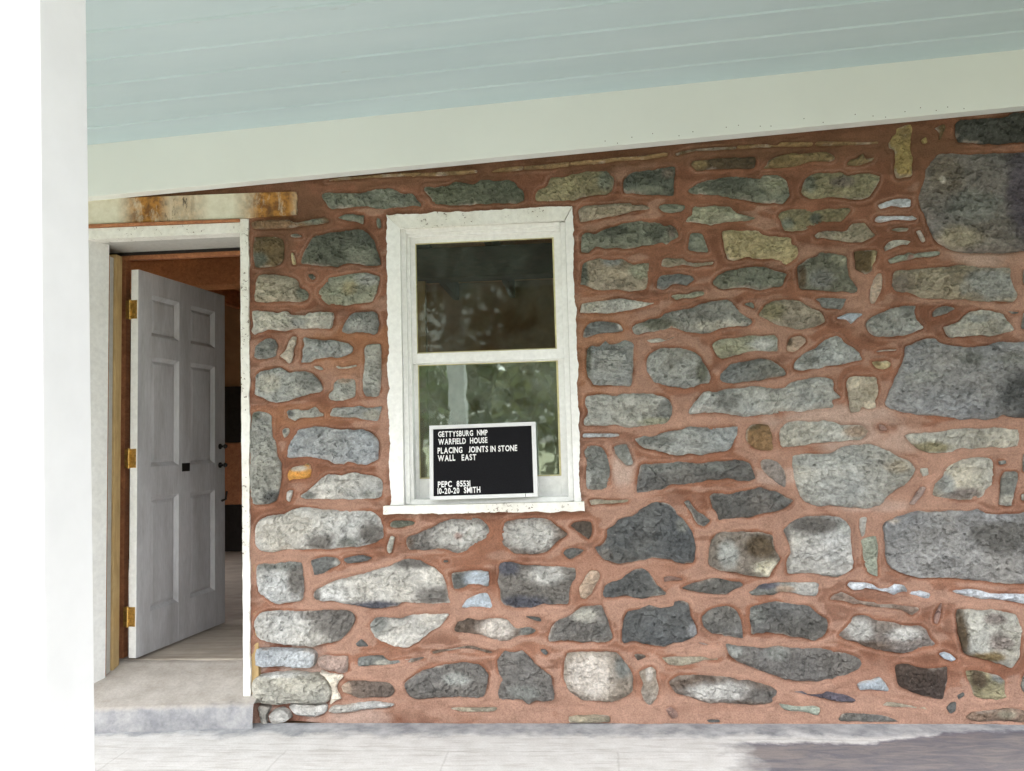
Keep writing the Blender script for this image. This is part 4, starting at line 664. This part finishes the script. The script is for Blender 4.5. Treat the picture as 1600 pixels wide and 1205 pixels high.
# letter board leaning on the sill
sg = empty('letter_board', (-.464, -.030, 1.084)); tag(sg, 'black letter board with white frame and white lettering leaning on window sill', 'sign')
sg.rotation_euler = (R(-8), R(-.6), R(1))
SW, SH = .535, .372
def S_(mb, name, mat, bevel=0): return mb.build(name, mat, sg, bevel)
fw = .0185
S_(MB().box(-SW/2, SW/2, -.004, .012, 0, fw), 'frame_bar', M['signframe'], .002); S_(MB().box(-SW/2, SW/2, -.004, .012, SH-fw, SH), 'frame_bar', M['signframe'], .002)
S_(MB().box(-SW/2, -SW/2+fw, -.0036, .0122, fw, SH-fw), 'frame_bar', M['signframe'], .002); S_(MB().box(SW/2-fw*1.15, SW/2, -.0036, .0122, fw, SH-fw), 'frame_bar', M['signframe'], .002)
fl = MB(); fl.box(-SW/2+.01, SW/2-.01, .004, .010, .01, SH-.01)
S_(fl, 'felt_panel', M['felt'])
S_(MB().box(SW/2-.062, SW/2-.0595, -.0046, .0, .001, fw-.001), 'frame_joint', M['black']); S_(MB().box(SW/2-.0585, SW/2-.03, -.0052, .0, .003, fw-.003), 'corner_clip', M['letter'], .001)
GL = {}
def glyph(ch):
    if ch in GL: return GL[ch]
    cu = bpy.data.curves.new('letter', 'FONT'); cu.body = ch; cu.size = 1.0; cu.offset = .024; cu.extrude = .02; cu.resolution_u = 3
    o = bpy.data.objects.new('tmp', cu); C.objects.link(o); dg = bpy.context.evaluated_depsgraph_get(); me = bpy.data.meshes.new_from_object(o.evaluated_get(dg)); bpy.data.objects.remove(o); bpy.data.curves.remove(cu)
    vs = np.zeros(len(me.vertices)*3); me.vertices.foreach_get('co', vs); vs = vs.reshape(-1, 3); wd = vs[:, 0].max()-vs[:, 0].min(); vs[:, 0] -= vs[:, 0].min(); zl = vs[:, 1].min() if ch != '-' else 0.
    me.vertices.foreach_set('co', np.stack([vs[:, 0], -(vs[:, 2]-vs[:, 2].min()), vs[:, 1]-zl], 1).ravel()); me.update(); me.materials.clear(); me.materials.append(M['letter']); me.name = 'letter'
    GL[ch] = (me, float(wd), .73 if ch == '-' else float(vs[:, 1].max()-vs[:, 1].min())); return GL[ch]
CAP = .73
def text_line(s, x, z, width, hgt):
    adv = []; p = 0.
    for ch in s:
        if ch == ' ': p += .34; continue
        wd = glyph(ch)[1]; adv.append((ch, p)); p += wd+.10
    k = width/(p-.10)
    for ch, q in adv:
        o = link('letter', glyph(ch)[0], None, sg); o.location = (x+q*k, .0038, z+random.uniform(-.0006, .0006)); o.scale = (k, .06, hgt/glyph(ch)[2]); o.rotation_euler.y = R(random.uniform(-1.5, 1.5))
# board coordinates read off as fractions of the frame (x from left, z from top)
for s, fx0, fx1, fz0, fz1 in (('GETTYSBURG  NMP', .082, .548, .082, .158), ('WARFIELD  HOUSE', .082, .545, .184, .262), ('PLACING   JOINTS IN STONE', .075, .82, .302, .383), ('WALL   EAST', .076, .437, .405, .486),
                              ('PEPC  85531', .075, .378, .755, .835), ('10-20-20  SMITH', .072, .47, .842, .922)):
    text_line(s, -SW/2+fx0*SW, SH*(1-fz1), (fx1-fx0)*SW, (fz1-fz0)*SH)

# ------------------------------------------------------------------ doorway and door
df = empty('door_frame', (-2.1, 0, .12)); tag(df, 'peeling white door frame with rust-streaked head board', 'door frame')
def D_(mb, name, mat, bevel=.0):
    o = mb.build(name, mat, None, bevel); o.data.transform(Matrix.Translation((2.1, 0, -.12))); o.parent = df; return o
D_(MB().prism_xz([(-2.72, 2.560), (-1.66, 2.548)] + rag((-1.40, 2.556), (-1.41, 2.676), 24, .02, 41) + [(-1.7, 2.682), (-2.72, 2.694)], -.022, .05), 'head_board', M['lintel'], .003)
D_(MB().prism_xz([(-2.74, 2.540), (-1.70, 2.532), (-1.70, 2.545), (-2.74, 2.557)], -.030, .05), 'drip_strip', M['brownwood'], .002)
D_(MB().prism_xz([(-2.72, 2.478), (-1.70, 2.474), (-1.70, 2.530), (-2.72, 2.538)], -.018, .06), 'head_casing', M['chipped'], .002)
jr = MB(); jr.prism_xz([(-1.702, 2.545)] + rag((-1.702, 2.54), (-1.690, .128), 90, .003, 21)[1:] + rag((-1.655, .128), (-1.656, 2.545), 180, .007, 23), -.02, .25); D_(jr, 'side_jamb', M['chipped'])
D_(MB().box(-2.72, -1.70, .0, .295, 2.478, 2.50), 'head_soffit', M['soffit'], .002)
D_(MB().box(-2.72, -2.535, -.018, .0, .1, 2.478), 'side_casing', M['white'], .002); rp = MB(); rp.v = [(-2.56, .0, .13), (-2.53, .0, .13), (-2.484, .105, .17), (-2.56, .105, .17), (-2.56, .0, 2.478), (-2.53, .0, 2.478), (-2.484, .105, 2.478), (-2.56, .105, 2.478)]; rp.f = [(0, 1, 2, 3), (4, 5, 6, 7), (0, 1, 5, 4), (1, 2, 6, 5), (2, 3, 7, 6), (3, 0, 4, 7)]; D_(rp, 'reveal_panel', M['white'])
D_(MB().box(-2.56, -2.492, .105, .125, .16, 2.42), 'gap_strip', M['brownwood']); D_(MB().box(-2.58, -2.494, .125, .165, .18, 2.42), 'stop_strip', M['soffit'], .002)
D_(MB().box(-2.60, -2.482, .17, .228, .19, 2.44), 'hinge_jamb', M['edge'], .003); D_(MB().box(-2.6, -1.69, .30, .34, 2.44, 2.50), 'door_head', M['brownwood'], .003)
D_(MB().box(-2.6, -1.69, .285, .299, 2.462, 2.477), 'weather_strip', M['dark']); D_(MB().box(-1.655, -1.618, -.004, .05, .1, .80), 'backing_strip', M['edge'], .003)
D_(MB().box(-2.64, -2.60, .12, .45, .05, 2.5), 'lining', M['brownwood']); D_(MB().box(-2.60, -2.502, .30, .345, .236, 2.44), 'lining', M['brownwood']); D_(MB().box(-1.69, -1.672, .25, .45, .05, 2.5), 'lining', M['brownwood']); D_(MB().box(-2.6, -1.69, .341, .46, 2.47, 2.5), 'lining', M['brownwood'])  # the lining behind the hinge is added to keep that gap dark

hx, hy = -2.448, .262; ang = math.atan2(1.1-.25, .11); DL, DHt, DT = .86, 2.125, .045
dr = empty('panel_door', (hx, hy, .247), ang); tag(dr, 'grey-white six-panel door standing open into the house', 'door')
# door space: +x from the hinge along the leaf, the seen face is at y = -DT (towards the room's right), z up
def L_(mb, name, mat, par=dr, bevel=0): return mb.build(name, mat, par, bevel)
cols = ((.115, .37), (.485, .745)); rows = ((DHt-.36, DHt-.125), (DHt-1.10, DHt-.48), (DHt-1.90, DHt-1.27))
lf = MB(); xs = [0, .115, .37, .485, .745, DL]
for a, b in ((0, .115), (.37, .485), (.745, DL)): lf.box(a, b, -DT, 0, 0, DHt)
zs = [0] + [v for r_ in sorted(rows) for v in r_] + [DHt]
for a, b in cols:
    for z0, z1 in zip(zs[0::2], zs[1::2]): lf.box(a, b, -DT+.0004, -.0004, z0, z1)
leaf = L_(lf, 'leaf', M['door'], dr, .0015)
for a, b in cols:
    for z0, z1 in rows:
        pn = MB(); k = .04; y0, y1, y2 = -DT+.001, -DT+.021, -DT+.013
        o_, i_ = [(a, z0), (b, z0), (b, z1), (a, z1)], [(a+k, z0+k), (b-k, z0+k), (b-k, z1-k), (a+k, z1-k)]
        k2 = k*.55; m_ = [(a+k2, z0+k2), (b-k2, z0+k2), (b-k2, z1-k2), (a+k2, z1-k2)]
        n = 0; pn.v = [(x, y0, z) for x, z in o_] + [(x, y1, z) for x, z in m_] + [(x, y2, z) for x, z in i_] + [(x, -.012, z) for x, z in o_]
        for r0 in (0, 4):
            for i in range(4): j = (i+1) % 4; pn.f.append((r0+i, r0+j, r0+4+j, r0+4+i))
        pn.f.append((8, 9, 10, 11)); pn.f.append((15, 14, 13, 12))
        for i in range(4): j = (i+1) % 4; pn.f.append((i, 12+i, 12+j, j))
        L_(pn, 'panel', M['door'])
L_(MB().box(-.0025, .0, -DT+.001, -.001, .002, DHt-.002), 'hinge_edge', M['white'])
def hinge(z):
    h = MB(); h.box(-.0045, -.0022, -DT+.006, -.004, z-.052, z+.052); h.tube([(-.008, .004, z-.055), (-.008, .004, z+.055)], .0065, 10); h.box(-.0055, -.001, -.004, .032, z-.052, z+.052)
    for zz_ in (-.036, 0, .036): h.box(-.0056, -.004, -DT+.014, -DT+.021, z+zz_-.0035, z+zz_+.0035)
    return L_(h, 'hinge', M['brass'])
for z in (.22, 1.075, 1.90): hinge(z)
L_(MB().box(.40, .475, -DT-.004, -DT+.001, .985, 1.035), 'mail_slot', M['black'], dr, .002)
for z in (1.13, 1.01):
    kb = MB(); kb.tube([(.80, -DT-.0005, z), (.80, -DT-.006, z)], .018, 14); kb.tube([(.80, -DT-.01, z), (.80, -DT-.03, z), (.80, -DT-.038, z), (.80, -DT-.05, z)], [.007, .009, .016, .010], 14); L_(kb, 'knob', M['black'])
L_(MB().tube([(.82, -DT-.002, .78), (.82, -DT-.03, .79), (.83, -DT-.032, .84)], .008, 8), 'latch', M['black'])

# doorstep: worn stone, sloping up to the threshold
st = bpy.data.meshes.new('doorstep'); nx, ny = 90, 40; sv = []; sf = []
for j in range(ny+1):
    for i in range(nx+1):
        u, v = i/nx, j/ny; x = -2.85+u*(1.235)
        yf = -.20+u*.125+.012*float(fbm(np.array([x*9]), np.array([.3]), 31, 3)[0])
        if v < .3: t = v/.3; y = yf-.008*math.sin(t*3.1); z = -.05+t*(.118-u*.008+.05)
        else: t = (v-.3)/.7; y = yf+t*(.30-yf); z = .118-u*.008+(.232-.118)*min(1, t*1.12)
        z += .006*float(fbm(np.array([x*11]), np.array([y*11+z*9]), 33, 4)[0])*(1 if v > .05 else 0); y += .008*float(fbm(np.array([x*15]), np.array([z*22]), 35, 4)[0])*(1 if v < .3 else 0)
        sv.append((x+2.2, y, z))
for j in range(ny):
    for i in range(nx): a = j*(nx+1)+i; sf.append((a, a+1, a+nx+2, a+nx+1))
st.from_pydata(sv, [], sf)
def mat_step():
    t = NT('worn_doorstep'); p = t.sep(t.world()); n = t.noise(t.world(), 8, 6, .65); f = t.noise(t.world(), 70, 4, .7); g = t.n('ShaderNodeNewGeometry'); nz = t.sep(g.outputs['Normal'])
    top = t.mix(t.ramp(n, (.3, 0.), (.7, 1.)), (.36, .325, .29), (.50, .465, .43)); fr = t.mix(t.ramp(n, (.35, 0.), (.68, 1.)), (.25, .255, .275), (.46, .455, .455))
    zz = t.math('ADD', p[2], t.math('MULTIPLY', t.math('SUBTRACT', n, .5), .05))
    c = t.mix(t.mr(zz, .095, .118, 0, 1), fr, top); c = t.mix(.6, c, t.ramp(f, (.3, .8), (.7, 1.15)), 'MULTIPLY'); t.col(c).rough(.9); t.bump(t.math('ADD', n, t.math('MULTIPLY', f, .3)), .006, .7); return t.m
so = link('doorstep', st, mat_step()); so.location.x = -2.2; tag(so, 'worn sloping stone doorstep below the open door', 'step')
st.polygons.foreach_set('use_smooth', [True]*len(st.polygons))

# ------------------------------------------------------------------ porch: fascia board, ceiling planks, post, beam, roof
SL = math.atan((3.170-2.963)/(2.206+2.527))
fa = empty('fascia_board', (0, 0, 2.83), 0); fa.rotation_euler.y = -SL; tag(fa, 'cream painted board running along the wall under the porch ceiling', 'trim board')
MB().box(-4.4, 3.8, -.09, -.02, -.040, .26).build('board', M['fascia'], fa, .003)
MB().box(-4.4, 3.8, -.020, .06, -.012, .26).build('backing', M['darkwood'], fa)
ns = MB()
for i in range(46):
    x = -1.4+i*.075+random.uniform(-.02, .02)
    if 0.0 < x < 1.9 and random.random() < .8: z = -.028+random.uniform(-.004, .03); ns.box(x, x+.004, -.0906, -.089, z, z+.004)
ns.build('nail_marks', M['darkwood'], fa)['kind'] = 'stuff'
ce = empty('porch_ceiling', (0, 0, 3.058)); ce.rotation_euler.y = -SL; tag(ce, 'pale blue-green plank ceiling over the porch', 'ceiling')
y = -.088; k = 0; PW = .206
pm = None
while y > -2.85:
    if pm is None:
        b = MB(); L0, L1 = -4.5, 3.8
        prof = [(0, 0), (-.004, .006), (-PW+.006, .006)]           # plank underside with eased arrises
        pts = [(0, .026), (0, .0075), (-PW+.0035, 0), (-PW-.0004, .0066), (-PW-.0004, .026)]   # each plank's outer edge hangs a little proud
        n = len(pts); b.v = [(L0, a, c) for a, c in pts] + [(L1, a, c) for a, c in pts]; b.f = [tuple(range(n)), tuple(range(2*n-1, n-1, -1))] + [(i, n+i, n+(i+1) % n, (i+1) % n) for i in range(n)]
        o = b.build('plank', M['ceiling'], ce); pm = o.data
    else: o = link('plank', pm, None, ce)
    o.location = (0, y, random.uniform(-.0012, .0012)); y -= PW
rfm = MB().box(-4.7, 4.0, -3.4, .5, .028, .16); rf = rfm.build('porch_roof', M['roof']); rf.location = (0, 0, 3.058); rf.rotation_euler.y = -SL; tag(rf, 'flat dark porch roof slab above the plank ceiling', 'roof')  # overhang lengthened past the beam to shade the top of the post
bm_ = MB().box(-4.5, 3.8, -2.68, -2.5, 2.68, 3.0); bo = bm_.build('porch_beam', M['post'], None, .004); bo.rotation_euler.y = -R(.4); tag(bo, 'white front beam carried by the porch post', 'beam')
def post(x, y, label):
    p = empty('porch_post', (x, y, -.02)); tag(p, label, 'post', 'porch posts'); p.rotation_euler.y = R(-1.35)
    MB().box(-.07, .07, -.07, .07, 0, 2.78).build('shaft', M['post'], p, .004)
    MB().box(-.085, .085, -.085, .085, 0, .14).build('base', M['post'], p, .005); return p
post(-.952, -2.59, 'white square porch post close to the camera at left')
# ------------------------------------------------------------------ house body and the room behind
hb = empty('house_shell', (0, 2.5, 0)); tag(hb, 'house interior with tan plaster walls seen through doorway and window', 'building')
def H_(mb, name, mat, bevel=0):
    o = mb.build(name, mat, None, bevel); o.data.transform(Matrix.Translation((0, -2.5, 0))); o.parent = hb; return o
H_(MB().box(-4.8, 3.9, 4.7, 4.9, -.3, 3.3), 'back_wall', M['plaster'])
lw = MB(); lw.box(-4.9, -4.7, .45, .6, -.3, 3.3); lw.box(-4.9, -4.7, 2.4, 4.9, -.3, 3.3); lw.box(-4.9, -4.7, .6, 2.4, -.3, .3); lw.box(-4.9, -4.7, .6, 2.4, 3.0, 3.3); H_(lw, 'side_wall', M['plaster'])  # unseen opening added in this wall to let light into the room
rw = MB(); rw.box(3.9, 4.1, .45, 1.6, -.3, 3.3); rw.box(3.9, 4.1, 2.5, 4.9, -.3, 3.3); rw.box(3.9, 4.1, 1.6, 2.5, -.3, .95); rw.box(3.9, 4.1, 1.6, 2.5, 2.3, 3.3); H_(rw, 'side_wall', M['plaster'])  # second unseen opening, added for room light
H_(MB().box(-4.9, 4.1, -.02, 5.2, 3.34, 3.6), 'roof_deck', M['roof'])
H_(MB().box(-4.7, 3.9, .45, 4.7, 3.12, 3.18), 'room_ceiling', M['lit_ceilwood'])
for i in range(13): H_(MB().box(-4.4+i*.62, -4.34+i*.62, .46, 4.69, 2.93, 3.119), 'joist', M['lit_ceilwood'] if i < 4 else M['darkwood'], .004)  # joists by the door take the lit copy of the timber
H_(MB().box(-4.69, -2.1, 2.3, 2.5, 2.70, 2.928), 'main_beam', M['lit_ceilwood'], .01); H_(MB().box(-2.098, 3.89, 2.3, 2.5, 2.68, 2.928), 'main_beam', M['darkwood'], .01); H_(MB().box(-1.245, -1.185, 2.37, 2.43, .236, 2.678), 'room_post', M['edge'], .006)  # left beam length takes the lit copy, the rest stays dark
H_(MB().box(-4.69, -1.95, 4.60, 4.699, .75, 1.42), 'wall_panel', M['brownwood'], .004)
H_(MB().box(-4.4, -2.6, 4.62, 4.699, 1.43, 2.05), 'dark_opening_panel', M['dark']); H_(MB().box(-4.4, -2.6, 4.62, 4.699, .24, .74), 'dark_opening_panel', M['dark'])  # near-black slabs on the wall, the shade of openings put into their colour
rfl = MB().box(-4.8, 3.9, .29, 4.7, .05, .235); tag(rfl.build('room_floor', M['room_floor']), kind='structure')

# ------------------------------------------------------------------ trees across the lawn (mirrored in the panes)
def tree(x, y, h, rad, label, mat, n, seed):
    rs = np.random.RandomState(seed); t = empty('lawn_tree', (x, y, -.2)); tag(t, label, 'tree', 'trees across the lawn')
    tr = MB(); tr.tube([(0, 0, 0), (.1, .05, h*.25), (.05, -.1, h*.5), (0, 0, h*.8)], [h*.028, h*.022, h*.015, h*.004], 10)
    for k in range(9):
        a = rs.uniform(0, 6.28); z0 = h*rs.uniform(.28, .6); r1 = rad*rs.uniform(.5, .85); tr.tube([(0, 0, z0), (math.cos(a)*r1*.5, math.sin(a)*r1*.5, z0+h*.1), (math.cos(a)*r1, math.sin(a)*r1, z0+h*.17)], [h*.010, h*.006, h*.002], 6)
    tr.build('trunk', M['bark'], t)
    cl = rs.normal(size=(46, 3)); cl /= np.linalg.norm(cl, axis=1)[:, None]; cl *= (rs.uniform(.35, 1, (46, 1))**.6); cl = cl*np.array([rad, rad, h*.46])+np.array([0, 0, h*.5])
    ci = rs.randint(0, 46, n); pos = cl[ci]+rs.normal(size=(n, 3))*rad*.17; s = rs.uniform(.10, .24, n)
    a = rs.normal(size=(n, 3)); a /= np.linalg.norm(a, axis=1)[:, None]; b = np.cross(a, rs.normal(size=(n, 3))); b /= np.linalg.norm(b, axis=1)[:, None]
    q = np.stack([pos+a*s[:, None], pos+b*s[:, None]*.6, pos-a*s[:, None], pos-b*s[:, None]*.6], 1).reshape(-1, 3)
    me = bpy.data.meshes.new('crown'); me.from_pydata(q.tolist(), [], np.arange(4*n).reshape(-1, 4).tolist()); link('crown', me, mat, t)
G1 = mat_leaf('green_leaves', (.11, .18, .06), (.2, .28, .11)); G2 = mat_leaf('autumn_green_leaves', (.12, .16, .05), (.22, .23, .08)); G3 = mat_leaf('deep_green_leaves', (.085, .15, .06), (.15, .22, .09))
for i, (x, y, h, r_, m_, lab) in enumerate(((-5.6, -24, 11, 3.6, G1, 'broad green tree across the lawn, mirrored at left of the lower pane'), (-2.2, -27, 13, 3.4, G3, 'tall deep green tree across the lawn, mirrored mid-pane'), (.6, -22, 9, 3.0, G2, 'yellowing green tree across the lawn, mirrored at right of the pane'),
    (8.5, -27, 12, 5.0, G1, 'broad green tree across the lawn to the right'), (-14, -30, 13, 5.5, G3, 'tall deep green tree far left across the lawn'))):
    tree(x, y, h, r_, lab, m_, 6000, 50+i)
